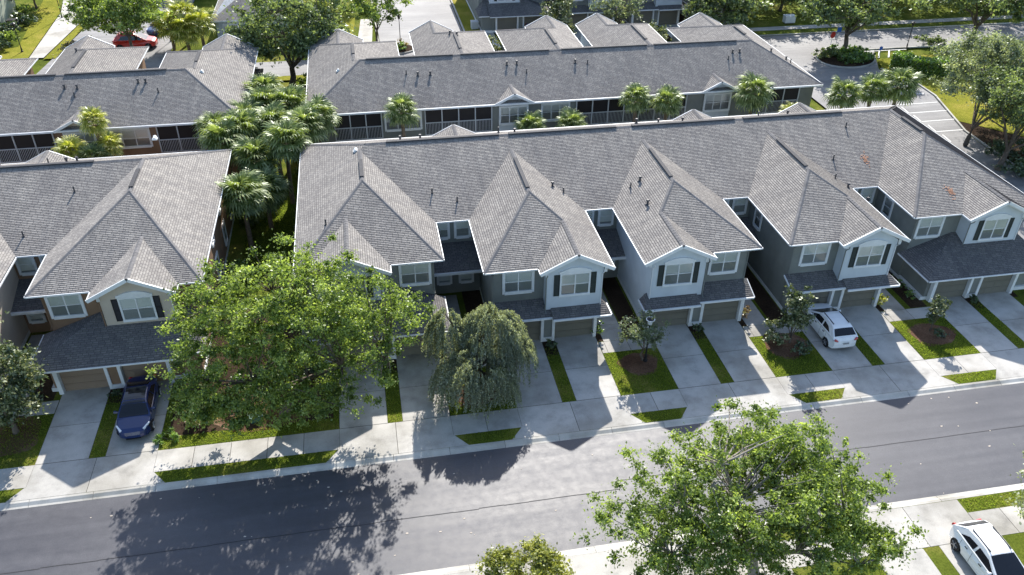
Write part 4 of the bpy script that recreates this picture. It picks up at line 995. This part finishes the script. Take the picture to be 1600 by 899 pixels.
for i, (x, y, h, lb, k, mt) in enumerate(PR): palm(lb, x, y, h, 50+i*3, 40, k*.95, (0,0), mt, group='palms before the rear rows')
PT = [(-21.7,103.6,2.6),(-19.9,102.9,2.3),(-18.3,103.8,2.7),(-20.4,105.2,3.3)]
for i, (x, y, h) in enumerate(PT):
    palm('yellow palm of the dense clump behind the red truck, '+('leftmost', 'front', 'rightmost', 'rear')[i], x, y, h, 80+i, 32, 1.5, (0,0), 'frondy', group='yellow palms at the second street')
for i, (x, y, h) in enumerate([(-4.2,104,4.0),(-3.0,107,4.2),(-5.6,108,4.2)]):
    palm('yellow palm right of the dark oak, '+('nearest', 'right one', 'left one')[i], x, y, h, 90+i, 30, 1.4, (0,0), 'frondy', group='yellow palms right of the dark oak')
# background trees
tree('dark dense oak with a forked trunk in the gap at the second street', (-7.4,89.2), (-6.9,89.8,6.0), (6.2,5.0,3.7), 22000, .34, 'oakd', 201, ncl=170, r0=.34, fork=1.9, nl=40, rc=1.2)
tree('light green elm at upper left hiding the red truck', (-25.9,102.6), (-26.9,103.0,5.0), (5.4,4.3,3.1), 24000, .3, 'oakl', 202, ncl=170, r0=.2, fork=2.0, nl=30, rc=1.0)
tree('airy light green tree on the planted island', (2.2,99.8), (2.6,100.4,5.2), (4.1,3.2,2.2), 8500, .28, 'oakl', 203, ncl=90, r0=.14, fork=2.2, nl=40, rc=.7)
tree('broad oak on the round island at upper right', (57.2,89.4), (57.6,90.4,6.0), (6.6,5.4,3.4), 20000, .36, 'oakd', 204, ncl=150, r0=.3, fork=2.3, nl=40, rc=1.1)
tree('broad oak with split trunk at the upper right corner', (75.4,91.0), (76.6,91.8,6.2), (8.4,6.2,3.2), 24000, .38, 'oakd', 205, ncl=170, r0=.32, fork=1.9, nl=40, rc=1.3)
MG = [(13.4,87.9,1.7,4.8,'magnolia','conical magnolia at the left end of the far garages'),(23.9,98.3,2.3,6.6,'magnolia','dark magnolia in front of the far garages with silvery leaves'),
      (33.4,90.6,1.9,4.6,'magnolia','broad conical magnolia between the rear roofs'),(42.6,98.6,2.3,6.6,'magnolia','dark magnolia near the right far garages'),
      (-17.2,86.0,1.9,2.8,'redleaf','bronze shrub tree between two brown roof wings'),(-31.2,98.5,1.5,2.6,'redleaf','bronze shrub beside the bright sidewalk at upper left')]
for i, (x, y, r, h, mt, lb) in enumerate(MG): tree(lb, (x,y), (x,y,h*.52), (r,r*.9,h*.5), 6000, .27, mt, 220+i, ncl=70, r0=.1, fork=.7, nl=14, rc=.6)
tree('pale thin crowned tree before the far garages', (31.6,98.6), (32.0,98.8,4.6), (3.2,2.6,3.4), 5500, .26, 'sage', 230, ncl=70, r0=.12, fork=1.8, nl=50, rc=.7, hollow=.3)
tree('grey green tree at the right edge, its trunks rising beside the parking lot', (55.6,63.4), (57.6,65.2,6.4), (5.4,4.6,3.6), 52000, .22, 'sage', 231, extra=((60.5,61.5,4.6,(4.6,4.2,2.6),.5),(61.5,69.5,5.2,(4.6,4.0,3.0),.4)), ncl=300, r0=.22, fork=1.6, nl=60, rc=.95)
tree('darker green tree at the right edge nearer the end roof', (55.4,58.4), (57.4,59.6,6.2), (4.6,3.9,3.3), 34000, .22, 'oakd', 232, extra=((60.5,57.5,4.8,(4,3.4,2.8),.4),), ncl=220, r0=.24, fork=1.8, nl=60, rc=.85)
tree('dark tree shading the far kerb at upper right', (50.4,108), (51,108,5.2), (4.6,4,3.8), 10000, .38, 'oakd', 233, ncl=90, r0=.25, fork=2, nl=20, rc=1.1)
BT = [(58,108,5.6,'oakd'),(66,109,6,'oakd'),(74,107,6,'oakd'),(84,106,6.5,'oakd'),(92,103,6,'oakd'),(62,118,7,'oakd'),(78,118,7,'oakd'),(54,122,6,'oakd'),(45.5,99.4,4.4,'oakd'),(100,112,7,'oakd'),(90,118,7,'oakd')]
for i, (x, y, r, mt) in enumerate(BT):
    tree('dark tree beyond the upper right street, '+['first from the left','second from the left','third from the left','fourth from the left','fifth from the left, near the corner','in its rear left','in its rear middle','farthest left at the rear','beside the last far garage','at its far right end','in its rear right'][i],
         (x,y), (x,y,r*.8), (r,r*.85,r*.62), 8000, .42, mt, 240+i, ncl=80, r0=.22, fork=1.6, nl=12, rc=r*.24, group='trees beyond the upper right street')
tree('dark tree at the top between the second street and the far garages', (-1.8,118), (-1.8,118,3.2), (3.2,3,2.6), 5000, .34, 'shrubd', 260, ncl=60, r0=.15, fork=1, nl=10, rc=.8)
tree('dark tree at the top edge above the yellow hedge', (-42.5,124), (-42.5,124,3.4), (3.2,4,2.6), 6000, .34, 'shrubd', 261, ncl=60, r0=.15, fork=1, nl=10, rc=.8)
BS = [(-41.6,106,1.5,1.6),(-41.9,109,1.6,1.6),(-42.2,112.5,1.7,1.4),(-42.0,116,1.6,1.3),(-42.6,119,1.5,1.8),(-13.0,103.5,1.8,1.6),(-15.5,101.5,1.6,1.3),(-9.2,102.5,2.0,1.6),(-1.6,97.8,1.3,1.2),(-10.5,88.8,1.4,1.2),(-5.2,88.6,1.4,1.2),(-4.6,89.6,1.2,1.0)]
BL = ['nearest along the cream house','second along the cream house','third along the cream house','fourth along the cream house','fifth along the cream house','left of the yellow house bed','beside the bin bay','beneath the pale blue house','left of the far walk','left of the dark oak trunk','right of the dark oak trunk','at the kerb right of the dark oak']
for i, (x, y, r, h) in enumerate(BS): shrub('background shrub '+BL[i], x, y, r, r*.8, h, 1500, .26, ('shrubd','oak','shrubd')[i % 3], 280+i, group='shrubs around the second street')
for i, (x, y, rx) in enumerate([(1.6,99.4,.9),(3.4,98.9,1.0),(4.9,98.8,.8),(5.2,99.9,.9)]):
    shrub('low '+('dark green','mid green','olive','yellow bronze')[i]+' shrub on the planted island', x, y, rx, .8, .9, 900, .18, ('shrubd','oak','hedge','redleaf')[i], 300+i)
for i, (x, y) in enumerate([(54.9,88.6),(56.4,86.6),(58.4,87.0),(56.6,89.2),(58.7,88.9)]):
    shrub('clipped shrub on the round island, '+('left','front','right','behind the trunk','far right')[i], x, y, 1.6, 1.4, 1.0, 2600, .2, 'hedge' if i else 'oakd', 310+i, group='shrubs on the round island')
for i, (x, y) in enumerate([(33.6,99.2),(44.3,97.9),(45.8,97.6),(31.6,102)]):
    shrub('yellow green shrub before the far garages, '+('left','middle','right','near the wall')[i], x, y, .8, .7, .8, 700, .18, 'yellowleaf', 320+i)
shrub('dark shrub at the kerb between the two big upper right oaks', 70.2, 91.2, 1.8, 1.3, 1.1, 1500, .24, 'oakd', 325)
shrub('dark shrub beneath the right edge trees', 58.5, 61.0, 2.6, 1.6, 1.4, 2500, .22, 'shrubd', 326)
shrub('broad dark shrub under the trunks at the right edge', 57.0, 57.2, 2.4, 1.4, 1.3, 2500, .22, 'shrubd', 327)
# clipped C shaped hedge
rg = np.random.default_rng(77)
root = thing('clipped_hedge', 'bright clipped hedge curved like a C at the upper right parking lot', 'hedge', (64.4, 83.3, 0))
n = 15000; a = rg.uniform(math.radians(150), math.radians(405), n); rr = 1; q = rg.random(n); u = rg.uniform(-.5, .5, n)
face = rg.random(n); inn = np.where(face < .45, rg.uniform(-1, 1, n), np.where(face < .8, 1.0, -1.0)); zz = np.where(face < .45, 1.75, rg.uniform(.1, 1.75, n))
rad = 1+0*a; wv = .06*np.sin(a*9)+.05*rg.normal(size=n)
C = np.stack([(2.9+inn*.85+wv)*np.cos(a)*1.15, (2.1+inn*.75+wv)*np.sin(a), zz+.07*rg.normal(size=n)], 1)
T = unit(rg.normal(size=(n,3))); B = unit(np.cross(T, rg.normal(size=(n,3))+[0,0,.7]))
L = .2*(.7+.6*rg.random(n)); link('foliage', quads_mesh('foliage', C, T, B, L, L*.6, np.clip(.5+.25*rg.normal(size=n)+.1, 0, 1), M['hedge']), root)
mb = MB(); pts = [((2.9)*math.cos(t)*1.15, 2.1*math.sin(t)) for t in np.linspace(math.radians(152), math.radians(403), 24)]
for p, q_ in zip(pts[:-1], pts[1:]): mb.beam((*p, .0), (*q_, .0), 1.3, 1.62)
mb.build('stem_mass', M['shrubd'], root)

# grass tufts on the near lawns
rg = np.random.default_rng(9)
def scatter(rects, dens):
    out = []
    for (x0, x1, y0, y1) in rects:
        k = int((x1-x0)*(y1-y0)*dens); out.append(np.stack([rg.uniform(x0, x1, k), rg.uniform(y0, y1, k), np.zeros(k)], 1))
    return np.concatenate(out)
rects = []
for (a, b) in edges[1:-1]:
    rects += [(a+.55, b-.55, 32.62, 33.4), (a+.04, b-.04, 35.06, 39.0)]
for s in STR: rects.append((s-.4, s+.4, 35.06, 40.2))
rects += [(28.3,32,23.6,24.4), (21.8,22.2,16,22), (-9.9,-5.6,50,66)]
C = scatter(rects, 420); n = len(C)
okm = np.ones(n, bool)
for (x, y, rx, ry) in ((-7.6,37.6,3.2,1.8),(4.9,37.2,1.5,1.6),(15.3,37.7,1.15,1.0),(25.2,37.9,1.4,1.25),(35.2,37.35,1.45,1.1)):
    okm &= ((C[:,0]-x)/rx)**2+((C[:,1]-y)/ry)**2 > 1
okm &= ~((C[:,0] > -12.4) & (C[:,0] < -3.4) & (C[:,1] > 36.0) & (C[:,1] < 41))
C = C[okm]; n = len(C); T = unit(np.stack([rg.normal(size=n)*.45, rg.normal(size=n)*.45, np.ones(n)], 1)); B = unit(np.cross(T, rg.normal(size=(n,3)))); L = .05+.06*rg.random(n)
C[:,2] = L*.45
me = quads_mesh('grass_tufts', C, T, B, L, L*.34, np.clip(.5+.25*rg.normal(size=n), 0, 1), M['blade']); o = link('grass_tufts', me); o['kind'] = 'stuff'

# ------------------------------------------------------------------ VEHICLES
def car_mesh_parts(root, L, Wd, Hh, prof, cab, paint, wheels, r, cfg):
    """prof: lower body outline (y,z) front=+y ; cab: greenhouse outline (y,z) from rear base over the roof to the front base"""
    hw = Wd/2
    def nose(y):                           # plan taper at the ends
        t = abs(y)/(L/2); return 1-cfg.get('taper', .15)*max(0, (t-.68)/.32)**2.2
    slices = [(1.0, 1.0, -.0), (.965, 1.0, .018), (.90, 1.0, .035), (.6, 1, .05), (0, 1, .055)]
    xs = [(s, k) for s, _, k in slices]; full = [(s, k) for s, k in xs]+[(-s, k) for s, k in xs[:-1][::-1]]
    bm = bmesh.new(); rings = []
    zb = cfg['belt']
    for s, k in full:
        ring = []
        for (y, z) in prof:
            zz = z+(k if z > .5 else 0); bulge = 1-.05*max(0, (z-.55)/.5)-.03*max(0, (.45-z)/.3)
            ring.append(bm.verts.new((s*hw*nose(y)*bulge, y*(1-cfg.get('round', .035)*abs(s)**3.5), zz)))
        rings.append(ring)
    n = len(prof)
    for a, b in zip(rings[:-1], rings[1:]):
        for i in range(n):
            j = (i+1) % n; bm.faces.new((a[i], a[j], b[j], b[i]))
    bm.faces.new(rings[0][::-1]); bm.faces.new(rings[-1])
    bmesh.ops.recalc_face_normals(bm, faces=bm.faces[:])
    me = bpy.data.meshes.new('body'); bm.to_mesh(me); bm.free(); me.materials.append(M[paint])
    me.polygons.foreach_set('use_smooth', [False]*len(me.polygons)); link('body', me, root)
    cz0 = cab[0][1]; top = max(z for y, z in cab)
    def cw(z): return hw*(.93-.235*max(0, (z-cz0))/(top-cz0)-.04*max(0,(z-cz0)/(top-cz0))**3)
    bm = bmesh.new(); rings = []
    for s, dz in ((1,0),(.95,.02),(.8,.038),(0,.055),(-.8,.038),(-.95,.02),(-1,0)):
        rings.append([bm.verts.new((s*cw(z), y, z+(dz if z > top-.25 else 0))) for y, z in cab])
    n = len(cab)
    for a, b in zip(rings[:-1], rings[1:]):
        for i in range(n-1): bm.faces.new((a[i], a[i+1], b[i+1], b[i]))
    bm.faces.new(rings[0][::-1]); bm.faces.new(rings[-1])
    bmesh.ops.recalc_face_normals(bm, faces=bm.faces[:])
    me = bpy.data.meshes.new('roof'); bm.to_mesh(me); bm.free(); me.materials.append(M[paint]); link('roof', me, root)
    # glass
    def cabpt(t0):                         # point along the cab outline by index float
        i = int(t0); f = t0-i; i2 = min(i+1, n-1); gg = lambda q: 1.0 if cab[q][1] > top-.25 else 0.0; return (cab[i][0]*(1-f)+cab[i2][0]*f, cab[i][1]*(1-f)+cab[i2][1]*f, gg(i)*(1-f)+gg(i2)*f)
    for nm, ta, tb in (('rear_window', *cfg['rear']), ('windshield', *cfg['wind']))+((('glass_roof', *cfg['glroof']),) if 'glroof' in cfg else ()):
        mb = MB(); k = 5
        pts = [cabpt(ta+(tb-ta)*i/k) for i in range(k+1)]
        for i in range(k):
            (y0, z0, g0), (y1, z1, g1) = pts[i], pts[i+1]; d = Vector((y1-y0, z1-z0)).normalized(); ny, nz = -d.y*-1, d.x*-1
            ny, nz = (d.y*-1, d.x) if d.x > 0 else (d.y*-1, d.x)
            nn = Vector((-(z1-z0), (y1-y0))).normalized()
            if nn.y < 0: nn = -nn
            e = .016; m_ = 6
            for j in range(m_):
                sa, sb_ = -.9+1.8*j/m_, -.9+1.8*(j+1)/m_
                crn = lambda s: float(np.interp(abs(s), [0,.8,.95,1], [.055,.038,.02,0]))
                q = []
                for (s, yy, zz, g_) in ((sa,y0,z0,g0),(sb_,y0,z0,g0),(sb_,y1,z1,g1),(sa,y1,z1,g1)):
                    dz = crn(s)*g_
                    q.append((s*cw(zz), yy+nn.x*e, zz+dz+nn.y*e))
                mb.poly(q)
        mb.build(nm, M['carglass'], root, smooth=True)
    for sd in (1, -1):
        for (poly) in cfg['side']:
            mb = MB(); q = [(sd*(cw(z)+.008), y, z) for y, z in poly]; mb.poly(q if sd > 0 else q[::-1]); mb.build('side_window', M['carglass'], root)
        mb = MB(); yb = cfg['mirror']; mb.tube([(sd*hw*.9,yb,zb+.05),(sd*(hw+.16),yb-.02,zb+.1)], [.05,.09], 8); mb.build('side_mirror', M[paint], root)
        for yd in cfg['handles']:
            mb = MB(); mb.box(sd*(hw*.965), sd*(hw*.965+.04), yd-.09, yd+.09, zb-.16, zb-.13); mb.build('door_handle', M['black'], root)
        for ys in cfg['seams']:
            mb = MB()
            for k_ in range(5):
                za, zc = .34+(zb-.40)*k_/5, .34+(zb-.40)*(k_+1)/5; fx = lambda z: sd*hw*nose(ys)*(1-.05*max(0,(z-.55)/.5)-.03*max(0,(.45-z)/.3))
                q = [(fx(za)+sd*.004, ys-.009, za), (fx(za)+sd*.004, ys+.009, za), (fx(zc)+sd*.004, ys+.009, zc), (fx(zc)+sd*.004, ys-.009, zc)]
                mb.poly(q if sd > 0 else q[::-1])
            mb.build('door_seam', M['black'], root)
        if 'rail' in cfg:
            mb = MB(); y0, y1 = cfg['rail']; mb.beam((sd*cw(top)*.86,y0,top+.02),(sd*cw(top)*.86,y1,top+.02),.04,.04); mb.build('roof_rail', M['black'], root)
        mb = MB(); y0, z0, y1, z1 = cfg['tail']; mb.tube([(sd*hw*.93*nose(y0),y0,z0),(sd*hw*.62,y1,z1)], [.085,.05], 6); mb.build('tail_light', M['redlamp'], root)
        mb = MB(); y0, z0, y1, z1 = cfg['head']; mb.tube([(sd*hw*.93*nose(y0),y0,z0),(sd*hw*.72*nose(y1),y1,z1)], [.045,.075], 6); mb.build('headlight', M['clearlamp'], root)
    for yw in wheels:
        for sd in (1, -1):
            mb = MB(); x0 = sd*(hw-.22); x1 = sd*(hw+.005); mb.tube([(x0,0,0),(x0+sd*.02,0,0),(x1-sd*.03,0,0),(x1,0,0)], [r*.9,r,r,r*.93], 22)
            w = mb.build('wheel', M['tyre'], root, loc=(0,yw,r)); mb = MB()
            mb.tube([(x1-sd*.0,0,0),(x1+sd*.006,0,0)], [r*.64,r*.62], 18, 0); mb2 = MB()
            for k in range(5):
                a = 2*math.pi*k/5; mb2.beam((x1+sd*.012,0,0),(x1+sd*.02,math.cos(a)*r*.6,math.sin(a)*r*.6),.075,.02)
            mb.build('rim_back', M['black'], w); mb2.tube([(x1,0,0),(x1+sd*.03,0,0)], [r*.15,r*.12], 8); 
            rim = MB(); rim.v, rim.f, rim.uv, rim.mi = mb2.v, mb2.f, mb2.uv, mb2.mi; rim.build('rim', M['rim'], w)
    mb = MB(); mb.box(-hw*.6, hw*.6, -L/2+.3, L/2-.3, .16, .3); mb.build('underbody', M['black'], root)
    mb = MB(); y, z = cfg['plate']; mb.box(-.2, .2, y-.02, y+.0, z-.06, z+.06); mb.build('number_plate', M['bluesign'] if False else M['rim'], root)
    mb = MB(); mb.box(-hw*.42, hw*.42, L/2-.06, L/2+.004, .24, .28); mb.build('front_grille', M['black'], root)
def arch(yc, r, n=7):      # wheel arch points going from rear (low y) to front, underside
    return [(yc+r*math.cos(math.pi-math.pi*i/n), .27+r*.98*math.sin(math.pi*i/n)) for i in range(n+1)]
def suv(label, loc, rz, paint='carwhite', L=4.3, Wd=1.84, H_=1.55, group=None):
    root = thing('parked_car', label, 'car', loc, rz, group)
    h = L/2; r = .34; f, b = h-.85, -h+.78
    prof = [(-h+.10,.27)]+arch(b,.40)+arch(f,.40)+[(h-.12,.25),(h-.0,.36),(h-.0,.6),(h-.08,.78),(h-.3,.90),(h-.95,1.0),(.25,1.02),(-h+.5,1.06),(-h+.12,1.02),(-h+.02,.85),(-h-.02,.62),(-h+.0,.4)]
    cab = [(-h+.14,1.0),(-h+.26,1.13),(-h+.62,H_-.17),(-h+.82,H_-.06),(-h+1.5,H_),(-.15,H_-.01),(.15,H_-.07),(h-1.22,1.14),(h-.86,.98)]
    cfg = dict(taper=.17, round=.045, seams=(h-1.5,-.46,-h+.98), belt=1.0, rear=(1.0,2.15), wind=(6.05,7.75), mirror=h-1.45, handles=(.15,-.85), rail=(-h+.95,.05),
      side=[[(-h+.75,1.1),(-.55,1.07),(-.5,H_-.17),(-h+1.15,H_-.22)],[(-.42,1.07),(h-1.2,1.02),(.28,H_-.19),(-.38,H_-.16)]],
      tail=(-h+.10,.98,-h+.02,.9), head=(h-.42,.80,h-.10,.72), plate=(-h-.02,.72))
    car_mesh_parts(root, L, Wd, H_, prof, cab, paint, (f, b), r, cfg); return root
def sedan(label, loc, rz, paint='carblue', L=4.6, Wd=1.85, H_=1.44):
    root = thing('parked_car', label, 'car', loc, rz)
    h = L/2; r = .34; f, b = h-.85, -h+.9
    prof = [(-h+.10,.25)]+arch(b,.39)+arch(f,.39)+[(h-.14,.22),(h-.0,.32),(h+.01,.5),(h-.06,.62),(h-.3,.73),(h-1.1,.88),(.3,.93),(-h+.9,1.0),(-h+.25,1.02),(-h+.06,.95),(-h-.0,.7),(-h+.0,.35)]
    cab = [(-h+.45,.98),(-h+.6,1.06),(-h+1.25,H_-.09),(-h+1.7,H_-.01),(-.2,H_),(.3,H_-.04),(.62,H_-.12),(h-1.22,1.0),(h-1.0,.90)]
    cfg = dict(taper=.30, round=.06, seams=(h-1.75,-.42,-h+1.1), belt=.93, rear=(1.0,2.6), wind=(5.4,7.6), glroof=(2.8,5.2), mirror=h-1.5, handles=(.2,-.75),
      side=[[(-h+1.05,1.06),(-.45,1.0),(-.4,H_-.12),(-h+1.4,H_-.16)],[(-.37,1.0),(h-1.45,.97),(.5,H_-.15),(-.32,H_-.11)]],
      tail=(-h+.16,.98,-h+.04,.9), head=(h-.62,.80,h-.22,.68), plate=(-h-.02,.7))
    car_mesh_parts(root, L, Wd, H_, prof, cab, paint, (f, b), r, cfg); return root
sedan('deep blue sedan with glass roof parked nose out on the brown row driveway', (-14.2,38.2,0), math.pi+.03)
suv('white crossover with black roof rails parked nose in at the fourth garage pair', (28.45,38.75,0), .0)
suv('white car with roof speckled by tree debris at the bottom right corner', (26.95,20.2,0), math.pi, L=4.45, Wd=1.85)
suv('red pickup like car half hidden behind the light green elm', (-26.2,104.9,0), -math.pi/2, 'carred', L=4.9, Wd=1.9, H_=1.75)
sedan('dark car parked beyond the yellow palms at upper left', (-24.0,110.5,0), 2.6, 'carblue')
sedan('dark car with glaring windshield before the left far garage', (21.9,101.6,0), math.pi, 'carblue')

# ------------------------------------------------------------------ STREET FURNITURE
def lamp(label, x, y, h, group=None, small=False):
    root = thing('lamp_post', label, 'street lamp', (x, y, 0), 0, group)
    b = MB(); b.tube([(0,0,0),(0,0,.12),(0,0,.14),(0,0,.5),(0,0,.55),(0,0,h-.45)], [.14,.14,.09,.08,.05,.04], 10); b.build('pole', M['black'], root)
    b = MB(); b.tube([(0,0,h-.47),(0,0,h-.40),(0,0,h-.12)], [.08,.13,.19], 10); b.build('lantern', M['clearlamp'] if not small else M['black'], root)
    b = MB(); b.tube([(0,0,h-.12),(0,0,h-.09),(0,0,h+.04)], [.25,.25,.07], 12); b.build('lantern_cap', M['black'], root)
    b = MB()
    n = 18
    for i in range(n):
        a0, a1 = 2*math.pi*i/n, 2*math.pi*(i+1)/n
        b.beam((.25*math.cos(a0),.25*math.sin(a0),h-.09),(.25*math.cos(a1),.25*math.sin(a1),h-.09),.05,.035)
    b.build('rim_band', M['white'] if not small else M['black'], root)
lamp('black lamp post with pale ringed lantern rising from the bronze tree', 15.75, 37.9, 3.3)
lamp('black lamp post on the planted island below the airy tree', 5.0, 99.8, 3.9, small=True)
lamp('black lamp post standing behind the C shaped hedge', 66.3, 90.4, 3.2, small=True)
lamp('black lamp post at the bright walk at upper left', -39.0, 105.0, 3.4, small=True)
lamp('tall lamp post on the yellow lawn cut by the top edge', -37.9, 118.6, 6.2, small=True)
lamp('lamp post leaning over the dark car left of the yellow palms', -22.5, 106.6, 6.0, small=True)
def sign(label, x, y, h, mat, r, n, rz=0):
    root = thing('road_sign', label, 'road sign', (x, y, 0), rz)
    b = MB(); b.tube([(0,0,0),(0,0,h)], [.035,.035], 6); b.build('post', M['alu'], root)
    b = MB(); P = [(r*math.cos(2*math.pi*(i+.5)/n), r*math.sin(2*math.pi*(i+.5)/n)+h-r) for i in range(n)]
    b.poly([(x_,-.05,z_) for x_, z_ in P]); b.poly([(x_,-.035,z_) for x_, z_ in P][::-1])
    for i in range(n):
        a_, b_ = P[i], P[(i+1) % n]; b.poly([(a_[0],-.05,a_[1]),(a_[0],-.035,a_[1]),(b_[0],-.035,b_[1]),(b_[0],-.05,b_[1])])
    b.build('sign_plate', M[mat], root)
sign('red octagonal stop sign at the round island', 56.4, 91.1, 2.3, 'redsign', .42, 8, .3)
sign('blue sign above the red one at the round island', 57.6, 91.9, 2.6, 'bluesign', .4, 4)
sign('small blue accessible parking sign by the striped bay', 60.6, 87.2, 1.6, 'bluesign', .28, 4)
def box_thing(name, label, cat, x, y, w, d, h, mat, rz=0, lid=True):
    root = thing(name, label, cat, (x, y, 0), rz)
    b = MB(); b.prism([(-w/2,-d/2),(w/2,-d/2),(w/2,d/2),(-w/2,d/2)], .04, h); b.box(-w*.44, w*.44, -d/2-.015, -d/2, h*.15, h*.85); b.build('cabinet', M[mat], root)
    b = MB(); b.box(-w/2-.03, w/2+.03, -d/2-.03, d/2+.03, h, h+.05); b.box(-w*.35, w*.35, -d*.35, d*.35, h+.05, h+.08); b.build('lid', M[mat], root)
box_thing('utility_box', 'green utility box in the mulch left of the big oak', 'utility box', -7.7, 36.6, .7, .5, .35, 'green_box', .4)
box_thing('utility_box', 'grey white utility box at the foot of the big oak', 'utility box', -5.0, 38.6, .5, .4, .3, 'white', .3)
box_thing('waste_bin', 'blue waste bin beside the cream house', 'bin', -42.9, 106.6, .7, .8, 1.1, 'bluebin')
box_thing('waste_bin', 'blue waste bin before the far garages', 'bin', 46.2, 103.0, .7, .8, 1.1, 'bluebin')
box_thing('air_conditioner', 'dark air conditioner by the cream house wall, farther one', 'air conditioner', -42.6, 114.5, 1, 1, 1.1, 'black')
box_thing('air_conditioner', 'dark air conditioner at the cream house corner, nearer one', 'air conditioner', -43.2, 103.2, 1, 1, 1.1, 'black')
box_thing('air_conditioner', 'grey air conditioner at the left wall of the far row', 'air conditioner', 14.9, 106.0, .9, .9, .9, 'alu')
box_thing('utility_box', 'pale utility box on the lawn at the far kerb', 'utility box', 56.5, 102.4, 1.4, .9, .9, 'white')
# specks and fallen leaves on the street
r = random.Random(5); b = MB()
for i in range(70):
    x, y = r.uniform(-24, 34), r.uniform(25, 32); k = r.uniform(.03, .09); a = r.uniform(0, 3)
    b.poly([(x+k*math.cos(a+t), y+k*.6*math.sin(a+t), -.098) for t in (0, 1.5, 3.1, 4.4)])
o = b.build('fallen_leaves', M['beige']); o['kind'] = 'stuff'
# orange leaf litter in two roof valleys
b = MB()
for (cx, cy_, cz, sx_) in ((36.3,50.6,6.25,.35),(39.75,45.2,6.05,.35)):
    for i in range(60):
        x, y = cx+r.gauss(0, sx_*.4), cy_+r.gauss(0, sx_*.9); k = .05
        z = max(_roofz(x, y, [('end',40.3,1,{})], -5.1, 45.75)+.02, EAV+P_*min(x-39.6, 44.4-x)+.02 if 39.6 < x < 44.4 and y < 47 else 0)
        a = r.uniform(0, 6); b.poly([(x+k*math.cos(a+t), y+k*math.sin(a+t), z+.02+.02*math.cos(a+t)) for t in (0, 1.5, 3.1, 4.4)])
o = b.build('leaf_litter', M['litter']); o['kind'] = 'stuff'
